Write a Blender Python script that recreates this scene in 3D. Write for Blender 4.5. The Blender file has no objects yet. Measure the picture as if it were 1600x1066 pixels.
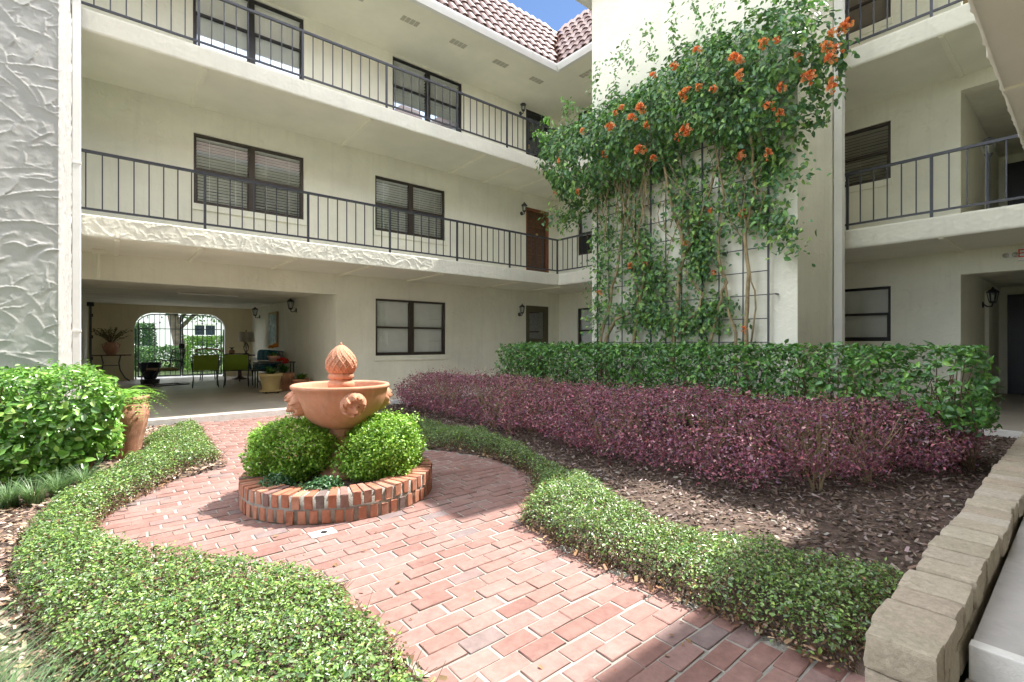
import bpy, bmesh, math, random
import numpy as np
from mathutils import Vector, Matrix

random.seed(7)
RNG = np.random.default_rng(7)
scene = bpy.context.scene
COL = scene.collection
R = math.radians
PI = math.pi

# ------------------------------------------------------------------ camera
cam_d = bpy.data.cameras.new('camera')
cam = bpy.data.objects.new('camera', cam_d)
COL.objects.link(cam)
cam.location = (0, 0, 1.2)
cam.rotation_euler = (R(90), 0, R(50.2687 - 90))
cam_d.sensor_width = 36
cam_d.lens = 36 * 758 / 1600
cam_d.shift_y = 2 / 1600
cam_d.clip_start = 0.05
cam_d.clip_end = 2000
scene.camera = cam

# ------------------------------------------------------------------ sky, sun, exposure
TO_SUN = Vector((0.612, -0.08, 1.0)).normalized()
world = bpy.data.worlds.new('World')
scene.world = world
world.use_nodes = True
nt = world.node_tree
for n in list(nt.nodes):
    nt.nodes.remove(n)
sky = nt.nodes.new('ShaderNodeTexSky')
sky.sky_type = 'NISHITA'
sky.sun_disc = False
sky.sun_elevation = math.asin(TO_SUN.z)
sky.sun_rotation = math.atan2(TO_SUN.x, TO_SUN.y)
sky.air_density = 0.8
sky.dust_density = 0.1
sky.ozone_density = 4.0
tc = nt.nodes.new('ShaderNodeTexCoord')
cn = nt.nodes.new('ShaderNodeTexNoise')
cn.inputs['Scale'].default_value = 3.2
cn.inputs['Detail'].default_value = 6
cn.inputs['Roughness'].default_value = 0.6
cr = nt.nodes.new('ShaderNodeMapRange')
cr.inputs['From Min'].default_value = 0.43
cr.inputs['From Max'].default_value = 0.62
cr.inputs['To Max'].default_value = 0.9
cm = nt.nodes.new('ShaderNodeMix')
cm.data_type = 'RGBA'
cm.inputs[7].default_value = (39, 39.5, 40.5, 1)  # cloud colour, set far brighter than real cloud to lift the shade
bg = nt.nodes.new('ShaderNodeBackground')
bg.inputs['Strength'].default_value = 0.05
wo = nt.nodes.new('ShaderNodeOutputWorld')
cmap = nt.nodes.new('ShaderNodeMapping'); cmap.inputs['Location'].default_value = (2.74, 1.22, 1.8)
nt.links.new(tc.outputs['Generated'], cmap.inputs['Vector'])
nt.links.new(cmap.outputs['Vector'], cn.inputs['Vector'])
nt.links.new(cn.outputs['Fac'], cr.inputs['Value'])
nt.links.new(cr.outputs['Result'], cm.inputs[0])
nt.links.new(sky.outputs['Color'], cm.inputs[6])
nt.links.new(cm.outputs[2], bg.inputs['Color'])
nt.links.new(bg.outputs['Background'], wo.inputs['Surface'])

sun_d = bpy.data.lights.new('sun', 'SUN')
sun_d.energy = 2.8
sun_d.angle = R(0.5)
sun_d.color = (1.0, 0.955, 0.88)
sun = bpy.data.objects.new('sun', sun_d)
COL.objects.link(sun)
sun.rotation_euler = TO_SUN.to_track_quat('Z', 'Y').to_euler()
sun.location = (10, -2, 30)

vs = scene.view_settings
vs.view_transform = 'Standard'
vs.look = 'None'
vs.exposure = 2.22
vs.gamma = 1.0
vs.use_curve_mapping = False
scene.cycles.max_bounces = 10
scene.cycles.diffuse_bounces = 6
scene.cycles.transparent_max_bounces = 12
scene.cycles.caustics_reflective = False
scene.cycles.caustics_refractive = False

# ------------------------------------------------------------------ materials
def new_mat(name):
    m = bpy.data.materials.new(name)
    m.use_nodes = True
    t = m.node_tree
    return m, t, t.nodes['Principled BSDF']

def node(t, kind, **kw):
    n = t.nodes.new(kind)
    for k, v in kw.items():
        if k in n.inputs:
            n.inputs[k].default_value = v
        else:
            setattr(n, k, v)
    return n

def mixcol(t, fac, a, b, mode='MIX'):
    m = t.nodes.new('ShaderNodeMix'); m.data_type = 'RGBA'; m.blend_type = mode
    for s, v in ((0, fac), (6, a), (7, b)):
        if hasattr(v, 'is_linked') or hasattr(v, 'links'):
            t.links.new(v, m.inputs[s])
        elif isinstance(v, (int, float)):
            m.inputs[s].default_value = v
        else:
            m.inputs[s].default_value = (*v, 1)
    return m.outputs[2]

def coords(t):
    return t.nodes.new('ShaderNodeTexCoord').outputs['Object']

def ramp(t, fac, stops):
    r = t.nodes.new('ShaderNodeValToRGB')
    el = r.color_ramp.elements
    while len(el) < len(stops):
        el.new(0.5)
    for e, (p, c) in zip(el, stops):
        e.position = p
        e.color = (*c, 1) if len(c) == 3 else c
    t.links.new(fac, r.inputs['Fac'])
    return r.outputs['Color']

def plain(name, col, rough=0.6, var=0.12, scale=6, bump=0.0, bscale=60, metal=0.0, spec=0.4):
    m, t, b = new_mat(name)
    co = coords(t)
    n = node(t, 'ShaderNodeTexNoise', Scale=scale, Detail=5.0, Roughness=0.6)
    t.links.new(co, n.inputs['Vector'])
    lo = [max(0, c * (1 - var)) for c in col]; hi = [min(1, c * (1 + var)) for c in col]
    t.links.new(ramp(t, n.outputs['Fac'], [(0.3, lo), (0.7, hi)]), b.inputs['Base Color'])
    b.inputs['Roughness'].default_value = rough
    b.inputs['Metallic'].default_value = metal
    b.inputs['Specular IOR Level'].default_value = spec
    if bump:
        n2 = node(t, 'ShaderNodeTexNoise', Scale=bscale, Detail=4.0, Roughness=0.6)
        t.links.new(co, n2.inputs['Vector'])
        bp = node(t, 'ShaderNodeBump', Strength=bump, Distance=0.01)
        t.links.new(n2.outputs['Fac'], bp.inputs['Height'])
        t.links.new(bp.outputs['Normal'], b.inputs['Normal'])
    return m

def stucco(name, col, strength=0.5, stain=True):
    m, t, b = new_mat(name)
    co = coords(t)
    n = node(t, 'ShaderNodeTexNoise', Scale=1.1, Detail=6.0, Roughness=0.62)
    t.links.new(co, n.inputs['Vector'])
    lo = [c * 0.9 for c in col]; hi = [min(1, c * 1.05) for c in col]
    c1 = ramp(t, n.outputs['Fac'], [(0.3, lo), (0.68, hi)])
    if stain:
        mp = node(t, 'ShaderNodeMapping'); mp.inputs['Scale'].default_value = (4.5, 4.5, 0.4)
        t.links.new(co, mp.inputs['Vector'])
        s = node(t, 'ShaderNodeTexNoise', Scale=2.0, Detail=5.0, Roughness=0.65)
        t.links.new(mp.outputs['Vector'], s.inputs['Vector'])
        f = ramp(t, s.outputs['Fac'], [(0.52, (0, 0, 0)), (0.78, (0.32, 0.32, 0.32))])
        c1 = mixcol(t, f, c1, [c * 0.72 for c in col])
    t.links.new(c1, b.inputs['Base Color'])
    b.inputs['Roughness'].default_value = 0.85
    b.inputs['Specular IOR Level'].default_value = 0.25
    # trowelled relief: warped noise with ridges + fine grain
    w = node(t, 'ShaderNodeTexNoise', Scale=5.0, Detail=2.0)
    t.links.new(co, w.inputs['Vector'])
    wc = mixcol(t, 0.12, co, w.outputs['Color'], 'ADD')
    v = node(t, 'ShaderNodeTexNoise', Scale=9.0, Detail=5.0, Roughness=0.55, Distortion=0.7)
    v.noise_type = 'RIDGED_MULTIFRACTAL'
    t.links.new(wc, v.inputs['Vector'])
    g = node(t, 'ShaderNodeTexNoise', Scale=55.0, Detail=3.0)
    t.links.new(co, g.inputs['Vector'])
    b1 = node(t, 'ShaderNodeBump', Strength=strength, Distance=0.011)
    t.links.new(v.outputs['Fac'], b1.inputs['Height'])
    b2 = node(t, 'ShaderNodeBump', Strength=strength * 0.5, Distance=0.006)
    t.links.new(g.outputs['Fac'], b2.inputs['Height'])
    t.links.new(b1.outputs['Normal'], b2.inputs['Normal'])
    t.links.new(b2.outputs['Normal'], b.inputs['Normal'])
    return m

def leaf_mat(name, rough=0.42, trans=0.25, spec=0.5):
    m, t, b = new_mat(name)
    a = t.nodes.new('ShaderNodeAttribute'); a.attribute_name = 'tint'
    t.links.new(a.outputs['Color'], b.inputs['Base Color'])
    b.inputs['Roughness'].default_value = rough
    b.inputs['Specular IOR Level'].default_value = spec
    tr = t.nodes.new('ShaderNodeBsdfTranslucent')
    bc = mixcol(t, 1.0, a.outputs['Color'], (1.15, 1.25, 0.7), 'MULTIPLY')
    t.links.new(bc, tr.inputs['Color'])
    mx = t.nodes.new('ShaderNodeMixShader'); mx.inputs[0].default_value = trans
    t.links.new(b.outputs[0], mx.inputs[1]); t.links.new(tr.outputs[0], mx.inputs[2])
    t.links.new(mx.outputs[0], t.nodes['Material Output'].inputs['Surface'])
    return m

BRICK_STOPS = [(0.0, (0.205, 0.108, 0.090)), (0.3, (0.24, 0.135, 0.113)), (0.6, (0.262, 0.153, 0.131)),
               (0.92, (0.255, 0.155, 0.135)), (0.965, (0.19, 0.14, 0.13)), (1.0, (0.18, 0.14, 0.135))]
RING_STOPS = [(0.0, (0.33, 0.115, 0.065)), (0.35, (0.40, 0.165, 0.10)), (0.6, (0.46, 0.22, 0.14)),
              (0.82, (0.27, 0.13, 0.10)), (0.95, (0.17, 0.12, 0.11)), (1.0, (0.15, 0.11, 0.10))]

def brick_mat(name, stops, attr=False):
    m, t, b = new_mat(name)
    co = t.nodes.new('ShaderNodeNewGeometry').outputs['Position']
    if attr:
        a = t.nodes.new('ShaderNodeAttribute'); a.attribute_name = 'tint'
        f = a.outputs['Fac']
    else:
        f = t.nodes.new('ShaderNodeObjectInfo').outputs['Random']
    c = ramp(t, f, stops)
    n = node(t, 'ShaderNodeTexNoise', Scale=22.0, Detail=6.0, Roughness=0.7)
    t.links.new(co, n.inputs['Vector'])
    c = mixcol(t, 0.55, c, ramp(t, n.outputs['Fac'], [(0.25, (0.45, 0.45, 0.47)), (0.75, (1.3, 1.3, 1.35))]), 'MULTIPLY')
    # pale lime film and small specks
    n2 = node(t, 'ShaderNodeTexNoise', Scale=3.1, Detail=5.0, Roughness=0.65)
    t.links.new(co, n2.inputs['Vector'])
    c = mixcol(t, ramp(t, n2.outputs['Fac'], [(0.5, (0, 0, 0)), (0.8, (0.25, 0.25, 0.25))]), c, (0.46, 0.36, 0.32))
    n3 = node(t, 'ShaderNodeTexNoise', Scale=140.0, Detail=2.0)
    t.links.new(co, n3.inputs['Vector'])
    c = mixcol(t, ramp(t, n3.outputs['Fac'], [(0.66, (0, 0, 0)), (0.72, (0.45, 0.45, 0.45))]), c, (0.12, 0.08, 0.07))
    t.links.new(c, b.inputs['Base Color'])
    b.inputs['Roughness'].default_value = 0.8
    b.inputs['Specular IOR Level'].default_value = 0.3
    bp = node(t, 'ShaderNodeBump', Strength=0.35, Distance=0.004)
    t.links.new(n.outputs['Fac'], bp.inputs['Height'])
    t.links.new(bp.outputs['Normal'], b.inputs['Normal'])
    return m

def glass_mat(name, tint=(0.9, 0.95, 1.0), base=0.10):
    m = bpy.data.materials.new(name); m.use_nodes = True
    t = m.node_tree
    for n in list(t.nodes):
        if n.type != 'OUTPUT_MATERIAL':
            t.nodes.remove(n)
    tr = t.nodes.new('ShaderNodeBsdfTransparent'); tr.inputs[0].default_value = (0.95, 0.97, 0.97, 1)
    gl = t.nodes.new('ShaderNodeBsdfGlossy'); gl.inputs['Roughness'].default_value = 0.02
    gl.inputs[0].default_value = (*tint, 1)
    lw_ = t.nodes.new('ShaderNodeLayerWeight'); lw_.inputs[0].default_value = 0.5
    pw = t.nodes.new('ShaderNodeMath'); pw.operation = 'POWER'; pw.inputs[1].default_value = 4.0
    t.links.new(lw_.outputs['Facing'], pw.inputs[0])
    ad = t.nodes.new('ShaderNodeMath'); ad.operation = 'ADD'; ad.inputs[1].default_value = base
    ad.use_clamp = True
    t.links.new(pw.outputs[0], ad.inputs[0])
    mx = t.nodes.new('ShaderNodeMixShader')
    t.links.new(ad.outputs[0], mx.inputs[0]); t.links.new(tr.outputs[0], mx.inputs[1]); t.links.new(gl.outputs[0], mx.inputs[2])
    t.links.new(mx.outputs[0], t.nodes['Material Output'].inputs['Surface'])
    return m

CREAM = (0.82, 0.805, 0.695)
M = dict(
    wall=stucco('cream_stucco', CREAM, 0.95),
    soffit=plain('soffit_paint', (0.83, 0.815, 0.70), 0.8, 0.05, 1.5, 0.25, 40),
    slab=stucco('pale_slab_stucco', (0.76, 0.74, 0.64), 0.35),
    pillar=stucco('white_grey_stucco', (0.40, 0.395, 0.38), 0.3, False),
    trim=plain('white_paint', (0.78, 0.78, 0.76), 0.5, 0.05, 3, 0.08, 80),
    batten=plain('cream_batten', (0.86, 0.84, 0.72), 0.6, 0.04),
    vent=plain('vent_paint', (0.48, 0.46, 0.38), 0.6, 0.05),
    iron=plain('black_iron', (0.045, 0.048, 0.056), 0.45, 0.2, 20, 0.1, 150, 0.0, 0.5),
    railm=plain('charcoal_rail_paint', (0.032, 0.035, 0.046), 0.42, 0.2, 15, 0.08, 120, 0.0, 0.5),
    bronze=plain('bronze_frame', (0.06, 0.048, 0.04), 0.4, 0.15, 10, 0, 60, 0.2),
    navy=plain('dark_window_frame', (0.03, 0.028, 0.03), 0.35, 0.15, 10, 0, 60, 0.2),
    glass=glass_mat('window_glass', base=0.10),
    glassr=glass_mat('reflective_glass', (0.75, 0.86, 1.0), base=0.34),
    glassx=glass_mat('lantern_glass', base=0.05),
    room=plain('dark_room', (0.05, 0.048, 0.042), 0.9, 0.1),
    blind=plain('white_blind', (0.86, 0.85, 0.81), 0.55, 0.04),
    blindd=plain('tan_blind', (0.42, 0.37, 0.30), 0.5, 0.08),
    wooddoor=plain('carved_wood_door', (0.105, 0.05, 0.026), 0.45, 0.35, 14, 0.2, 90),
    jambwood=plain('red_wood_jamb', (0.27, 0.10, 0.045), 0.5, 0.2, 14, 0.1, 90),  # door frame wood, redder and paler than the leaf
    olive=plain('olive_door_paint', (0.10, 0.088, 0.05), 0.5, 0.1),
    darkdoor=plain('near_black_door', (0.028, 0.024, 0.03), 0.4, 0.2, 3),
    brass=plain('brass', (0.65, 0.45, 0.16), 0.3, 0.1, 10, 0, 60, 0.9),
    roof=plain('roof_underlay', (0.30, 0.19, 0.16), 0.8, 0.2),
    tile=plain('barrel_tile', (0.40, 0.20, 0.155), 0.5, 0.35, 9, 0.3, 50, 0, 0.5),
    porch=plain('porch_ceiling', (0.82, 0.80, 0.70), 0.85, 0.1, 2, 0.4, 35),
    porchwall=stucco('porch_back_wall', (0.76, 0.69, 0.47), 0.4),
    concrete=plain('painted_concrete', (0.49, 0.445, 0.38), 0.38, 0.14, 1.6, 0.15, 70),
    greyconc=plain('grey_concrete', (0.42, 0.40, 0.38), 0.75, 0.12, 3.0, 0.3, 90),
    nosing=plain('white_nosing', (0.70, 0.69, 0.66), 0.7, 0.08, 12, 0.3, 90),
    soil=plain('mulch_soil', (0.085, 0.058, 0.045), 0.95, 0.5, 22, 0.8, 60),
    ground=plain('ground', (0.11, 0.13, 0.06), 0.95, 0.3, 1.2, 0.4, 30),
    mortar=plain('pale_mortar', (0.29, 0.275, 0.245), 0.9, 0.28, 7, 0.7, 120),
    brick=brick_mat('paver_brick', BRICK_STOPS),
    brickf=brick_mat('paver_brick_field', BRICK_STOPS, True),
    ringbrick=brick_mat('planter_brick', RING_STOPS),
    terra=plain('terracotta', (0.50, 0.235, 0.145), 0.75, 0.14, 5, 0.25, 120, 0, 0.3),
    terrad=plain('weathered_terracotta', (0.40, 0.19, 0.12), 0.8, 0.35, 6, 0.4, 90, 0, 0.3),
    leaf=leaf_mat('leaf'),
    leafg=leaf_mat('glossy_leaf', 0.3, 0.2, 0.6),
    leafp=leaf_mat('purple_leaf', 0.5, 0.2, 0.4),
    petal=leaf_mat('petal', 0.6, 0.35, 0.3),
    chip=leaf_mat('bark_chip', 0.85, 0.0, 0.2),
    stem=plain('brown_stem', (0.13, 0.085, 0.05), 0.85, 0.3, 18, 0.5, 80),
    vine=plain('vine_bark', (0.30, 0.235, 0.135), 0.85, 0.35, 14, 0.6, 60),
    bark=plain('tree_bark', (0.19, 0.16, 0.125), 0.9, 0.4, 5, 0.9, 25),
    yellowpot=plain('buff_pot', (0.60, 0.47, 0.24), 0.6, 0.08, 5, 0.15, 80),
    green=plain('lime_sling_fabric', (0.20, 0.30, 0.025), 0.65, 0.08, 30, 0.2, 400),
    teal=plain('teal_cushion', (0.022, 0.13, 0.16), 0.85, 0.25, 22, 0.3, 200),
    shade=plain('lamp_shade_linen', (0.46, 0.41, 0.34), 0.8, 0.06, 40, 0.2, 300),
    darkwood=plain('dark_wood', (0.11, 0.045, 0.028), 0.45, 0.3, 15, 0.2, 80),
    paint=None,
    navypot=plain('navy_glazed_pot', (0.02, 0.032, 0.045), 0.25, 0.2, 8),
    wicker=plain('tan_wicker', (0.33, 0.21, 0.09), 0.7, 0.4, 60, 0.6, 200),
    pink=plain('pink_pot', (0.62, 0.34, 0.27), 0.6, 0.08),
    housew=plain('white_house_siding', (0.78, 0.78, 0.76), 0.7, 0.05, 2, 0.1, 30),
    grass=plain('lawn', (0.10, 0.15, 0.045), 0.95, 0.4, 6, 0.6, 60),
    red=plain('exit_red', (0.75, 0.06, 0.035), 0.5, 0.03),
    drain=plain('drain_cover', (0.50, 0.48, 0.44), 0.7, 0.3, 30, 0.4, 80),
    dark=plain('black_plastic', (0.02, 0.02, 0.022), 0.4, 0.1),
)

def stone_mat():
    m, t, b = new_mat('tumbled_stone')
    co = t.nodes.new('ShaderNodeNewGeometry').outputs['Position']
    f = t.nodes.new('ShaderNodeObjectInfo').outputs['Random']
    c = ramp(t, f, [(0, (0.42, 0.36, 0.27)), (0.35, (0.52, 0.46, 0.36)), (0.7, (0.45, 0.37, 0.285)), (1, (0.54, 0.49, 0.41))])
    n = node(t, 'ShaderNodeTexNoise', Scale=38.0, Detail=8.0, Roughness=0.8)
    t.links.new(co, n.inputs['Vector'])
    c = mixcol(t, 0.6, c, ramp(t, n.outputs['Fac'], [(0.3, (0.5, 0.5, 0.48)), (0.7, (1.3, 1.3, 1.3))]), 'MULTIPLY')
    n2 = node(t, 'ShaderNodeTexNoise', Scale=9.0, Detail=5.0, Roughness=0.7)
    t.links.new(co, n2.inputs['Vector'])
    c = mixcol(t, ramp(t, n2.outputs['Fac'], [(0.52, (0, 0, 0)), (0.8, (0.4, 0.4, 0.4))]), c, (0.30, 0.27, 0.14))
    t.links.new(c, b.inputs['Base Color'])
    b.inputs['Roughness'].default_value = 0.9
    bp = node(t, 'ShaderNodeBump', Strength=1.0, Distance=0.009)
    t.links.new(n.outputs['Fac'], bp.inputs['Height'])
    t.links.new(bp.outputs['Normal'], b.inputs['Normal'])
    return m
M['stone'] = stone_mat()
def weathered(m, cols=((0.72, 0.60, 0.50), (0.30, 0.19, 0.11))):
    t = m.node_tree; b = t.nodes['Principled BSDF']
    src = b.inputs['Base Color'].links[0].from_socket
    co = coords(t)
    mp = node(t, 'ShaderNodeMapping'); mp.inputs['Scale'].default_value = (9, 9, 2.2)
    t.links.new(co, mp.inputs['Vector'])
    n1 = node(t, 'ShaderNodeTexNoise', Scale=2.2, Detail=7.0, Roughness=0.7); t.links.new(mp.outputs['Vector'], n1.inputs['Vector'])
    n2 = node(t, 'ShaderNodeTexNoise', Scale=11.0, Detail=6.0, Roughness=0.7); t.links.new(co, n2.inputs['Vector'])
    c = mixcol(t, ramp(t, n1.outputs['Fac'], [(.5, (0, 0, 0)), (.75, (.5, .5, .5))]), src, cols[0])
    c = mixcol(t, ramp(t, n2.outputs['Fac'], [(.52, (0, 0, 0)), (.75, (.5, .5, .5))]), c, cols[1])
    t.links.new(c, b.inputs['Base Color'])
weathered(M['terra'], ((0.58, 0.40, 0.30), (0.30, 0.17, 0.10))); weathered(M['terrad'])
weathered(M['greyconc'], ((0.50, 0.48, 0.46), (0.28, 0.26, 0.24)))
weathered(M['nosing'], ((0.75, 0.74, 0.71), (0.42, 0.39, 0.35)))
weathered(M['concrete'], ((0.50, 0.46, 0.40), (0.38, 0.34, 0.29)))

def painting_mat():
    m, t, b = new_mat('abstract_canvas')
    co = coords(t)
    n = node(t, 'ShaderNodeTexNoise', Scale=5.0, Detail=6.0, Roughness=0.7, Distortion=0.8)
    t.links.new(co, n.inputs['Vector'])
    t.links.new(ramp(t, n.outputs['Fac'], [(0.3, (0.05, 0.10, 0.06)), (0.45, (0.10, 0.22, 0.20)), (0.6, (0.30, 0.42, 0.40)), (0.75, (0.5, 0.55, 0.5))]), b.inputs['Base Color'])
    return m
M['paint'] = painting_mat()

# ------------------------------------------------------------------ mesh helpers
def tag(o, label=None, cat=None, group=None, kind=None):
    if label: o['label'] = label
    if cat: o['category'] = cat
    if group: o['group'] = group
    if kind: o['kind'] = kind
    return o

def thing(name, label, cat, loc=(0, 0, 0), rz=0.0, group=None):
    o = bpy.data.objects.new(name, None)
    o.empty_display_size = 0.1
    COL.objects.link(o)
    o.location = loc
    o.rotation_euler = (0, 0, rz)
    tag(o, label, cat, group)
    return o

def link(name, me, parent=None, world=True):
    o = bpy.data.objects.new(name, me)
    COL.objects.link(o)
    if parent is not None:
        o.parent = parent
        if world and parent.type == 'EMPTY':
            o.matrix_parent_inverse = (Matrix.Translation(parent.location) @ Matrix.Rotation(parent.rotation_euler.z, 4, 'Z')).inverted()
    return o

class MB:
    def __init__(s):
        s.v = []; s.f = []
    def add(s, vs, fs):
        k = len(s.v)
        s.v += [tuple(p) for p in vs]
        s.f += [tuple(i + k for i in f) for f in fs]
        return s
    def box(s, x0, y0, z0, x1, y1, z1):
        return s.add([(x0, y0, z0), (x1, y0, z0), (x1, y1, z0), (x0, y1, z0), (x0, y0, z1), (x1, y0, z1), (x1, y1, z1), (x0, y1, z1)],
                     [(3, 2, 1, 0), (4, 5, 6, 7), (0, 1, 5, 4), (1, 2, 6, 5), (2, 3, 7, 6), (3, 0, 4, 7)])
    def quad(s, *p):
        return s.add(p, [tuple(range(len(p)))])
    def tube(s, pts, r, n=8, cap=True):
        pts = [Vector(p) for p in pts]
        rs = r if isinstance(r, (list, tuple)) else [r] * len(pts)
        vs, fs = [], []
        prev = None
        for i, p in enumerate(pts):
            d = (pts[min(i + 1, len(pts) - 1)] - pts[max(i - 1, 0)])
            if d.length < 1e-9: d = Vector((0, 0, 1))
            d.normalize()
            if prev is None:
                a = Vector((0, 0, 1)) if abs(d.z) < 0.9 else Vector((1, 0, 0))
                u = d.cross(a).normalized()
            else:
                u = (prev - d * prev.dot(d))
                u = u.normalized() if u.length > 1e-6 else d.orthogonal().normalized()
            prev = u
            w = d.cross(u)
            for k in range(n):
                an = 2 * PI * k / n
                vs.append(p + (u * math.cos(an) + w * math.sin(an)) * rs[i])
        for i in range(len(pts) - 1):
            for k in range(n):
                fs.append((i * n + k, i * n + (k + 1) % n, (i + 1) * n + (k + 1) % n, (i + 1) * n + k))
        if cap:
            fs.append(tuple(range(n - 1, -1, -1)))
            fs.append(tuple(range((len(pts) - 1) * n, len(pts) * n)))
        return s.add(vs, fs)
    def bar(s, a, b, w, h=None):
        """square bar between two points"""
        h = h or w
        a = Vector(a); b = Vector(b); d = (b - a).normalized()
        up = Vector((0, 0, 1)) if abs(d.z) < 0.95 else Vector((0, 1, 0))
        u = d.cross(up).normalized() * w / 2
        v = u.cross(d).normalized() * h / 2
        q = [a - u - v, a + u - v, a + u + v, a - u + v, b - u - v, b + u - v, b + u + v, b - u + v]
        return s.add(q, [(3, 2, 1, 0), (4, 5, 6, 7), (0, 1, 5, 4), (1, 2, 6, 5), (2, 3, 7, 6), (3, 0, 4, 7)])
    def lathe(s, prof, n=32, c=(0, 0, 0), closed=False):
        vs, fs = [], []
        for r, z in prof:
            for k in range(n):
                a = 2 * PI * k / n
                vs.append((c[0] + r * math.cos(a), c[1] + r * math.sin(a), c[2] + z))
        m = len(prof)
        for i in range(m - 1):
            for k in range(n):
                fs.append((i * n + k, i * n + (k + 1) % n, (i + 1) * n + (k + 1) % n, (i + 1) * n + k))
        if not closed:
            fs.append(tuple(range(n - 1, -1, -1)))
            fs.append(tuple(range((m - 1) * n, m * n)))
        return s.add(vs, fs)
    def mesh(s, name, mat, smooth=False, bevel=0.0, seg=2):
        me = bpy.data.meshes.new(name)
        me.from_pydata(s.v, [], s.f)
        bm = bmesh.new(); bm.from_mesh(me)
        bmesh.ops.recalc_face_normals(bm, faces=bm.faces)
        if bevel:
            bmesh.ops.bevel(bm, geom=list(bm.edges), offset=bevel, segments=seg, affect='EDGES', profile=0.6)
        bm.to_mesh(me); bm.free()
        if smooth:
            me.shade_smooth()
        if mat: me.materials.append(M[mat] if isinstance(mat, str) else mat)
        return me
    def build(s, name, mat, parent=None, smooth=False, bevel=0.0, world=True, seg=2):
        return link(name, s.mesh(name, mat, smooth, bevel, seg), parent, world)

def np_mesh(name, V, F, mat, smooth=False, tint=None):
    """V (n,3), F (m,4) numpy -> mesh"""
    me = bpy.data.meshes.new(name)
    n, m, k = len(V), len(F), F.shape[1]
    me.vertices.add(n); me.vertices.foreach_set('co', np.ascontiguousarray(V, dtype=np.float32).ravel())
    me.loops.add(m * k); me.loops.foreach_set('vertex_index', np.ascontiguousarray(F, dtype=np.int32).ravel())
    me.polygons.add(m)
    me.polygons.foreach_set('loop_start', np.arange(0, m * k, k, dtype=np.int32))
    me.polygons.foreach_set('loop_total', np.full(m, k, dtype=np.int32))
    if smooth:
        me.polygons.foreach_set('use_smooth', np.ones(m, dtype=bool))
    me.update(calc_edges=True)
    if tint is not None:
        a = me.attributes.new('tint', 'FLOAT_COLOR', 'POINT')
        c = np.ones((n, 4), dtype=np.float32); c[:, :3] = tint
        a.data.foreach_set('color', c.ravel())
    me.materials.append(M[mat] if isinstance(mat, str) else mat)
    return me

def grid_faces(nu, nv):
    i = np.arange(nu - 1)[:, None] * nv + np.arange(nv - 1)[None, :]
    return np.stack([i, i + nv, i + nv + 1, i + 1], -1).reshape(-1, 4)

_ph = {}
def noise3(P, freq, seed=0, octv=3):
    """cheap smooth pseudo-noise in about [-1,1]"""
    out = np.zeros(len(P)); amp = 1.0; tot = 0
    for o in range(octv):
        key = (seed, o)
        if key not in _ph:
            g = np.random.default_rng(1000 + seed * 17 + o)
            d = g.normal(size=(6, 3)); d /= np.linalg.norm(d, axis=1, keepdims=True)
            _ph[key] = (d * g.uniform(0.6, 1.4, (6, 1)), g.uniform(0, 6.28, 6))
        d, ph = _ph[key]
        out += amp * np.sin(P @ d.T * freq * (2 ** o) * 2 + ph).sum(1) / 3.0
        tot += amp; amp *= 0.55
    return np.clip(out / tot, -1.5, 1.5)

def trowel(w, h, res, seed, amp=0.010, density=55, size=1.0):
    g = np.random.default_rng(seed)
    nu, nv = int(w / res) + 2, int(h / res) + 2
    U, Vv = np.meshgrid(np.linspace(0, w, nu), np.linspace(0, h, nv), indexing='ij')
    P = np.stack([U.ravel(), Vv.ravel(), np.zeros(U.size)], 1)
    wob = noise3(P, 9, seed, 3).reshape(U.shape)
    H = np.zeros(U.shape)
    for i in range(int(w * h * density) + 8):
        cx, cy = g.uniform(-0.1, w + 0.1), g.uniform(-0.1, h + 0.1)
        L = g.uniform(0.08, 0.30) * size; W = g.uniform(0.03, 0.09) * size
        an = g.normal(-0.35, 1.0)
        rad = max(L, W) * 1.4
        a0, a1 = np.searchsorted(U[:, 0], [cx - rad, cx + rad]); b0, b1 = np.searchsorted(Vv[0], [cy - rad, cy + rad])
        if a1 <= a0 or b1 <= b0: continue
        u = U[a0:a1, b0:b1] - cx; v = Vv[a0:a1, b0:b1] - cy
        s_ = (u * math.cos(an) + v * math.sin(an)) / L; t_ = (-u * math.sin(an) + v * math.cos(an)) / W
        r = s_ ** 2 + t_ ** 2 + 0.35 * wob[a0:a1, b0:b1]
        ins = r < 1
        edge = np.sqrt(np.clip(1 - s_ ** 2, 0.02, 1))
        q = np.clip((t_ / edge + 1) / 2, 0, 1)                 # 0 feathered side .. 1 ridge side
        al = np.clip(q * 2.2, 0, 1) * np.clip((1 - np.abs(s_)) * 3, 0, 1)
        hn = amp * (g.uniform(-0.15, 0.25) + 0.28 * q + 0.75 * q ** 9)
        sub = H[a0:a1, b0:b1]
        new = sub * (1 - al) + hn * al
        sub[ins] = new[ins]
    H += amp * 0.10 * noise3(P, 18, seed + 4, 2).reshape(U.shape) + amp * 0.07 * noise3(P, 45, seed + 3, 2).reshape(U.shape)
    return U, Vv, H

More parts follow.
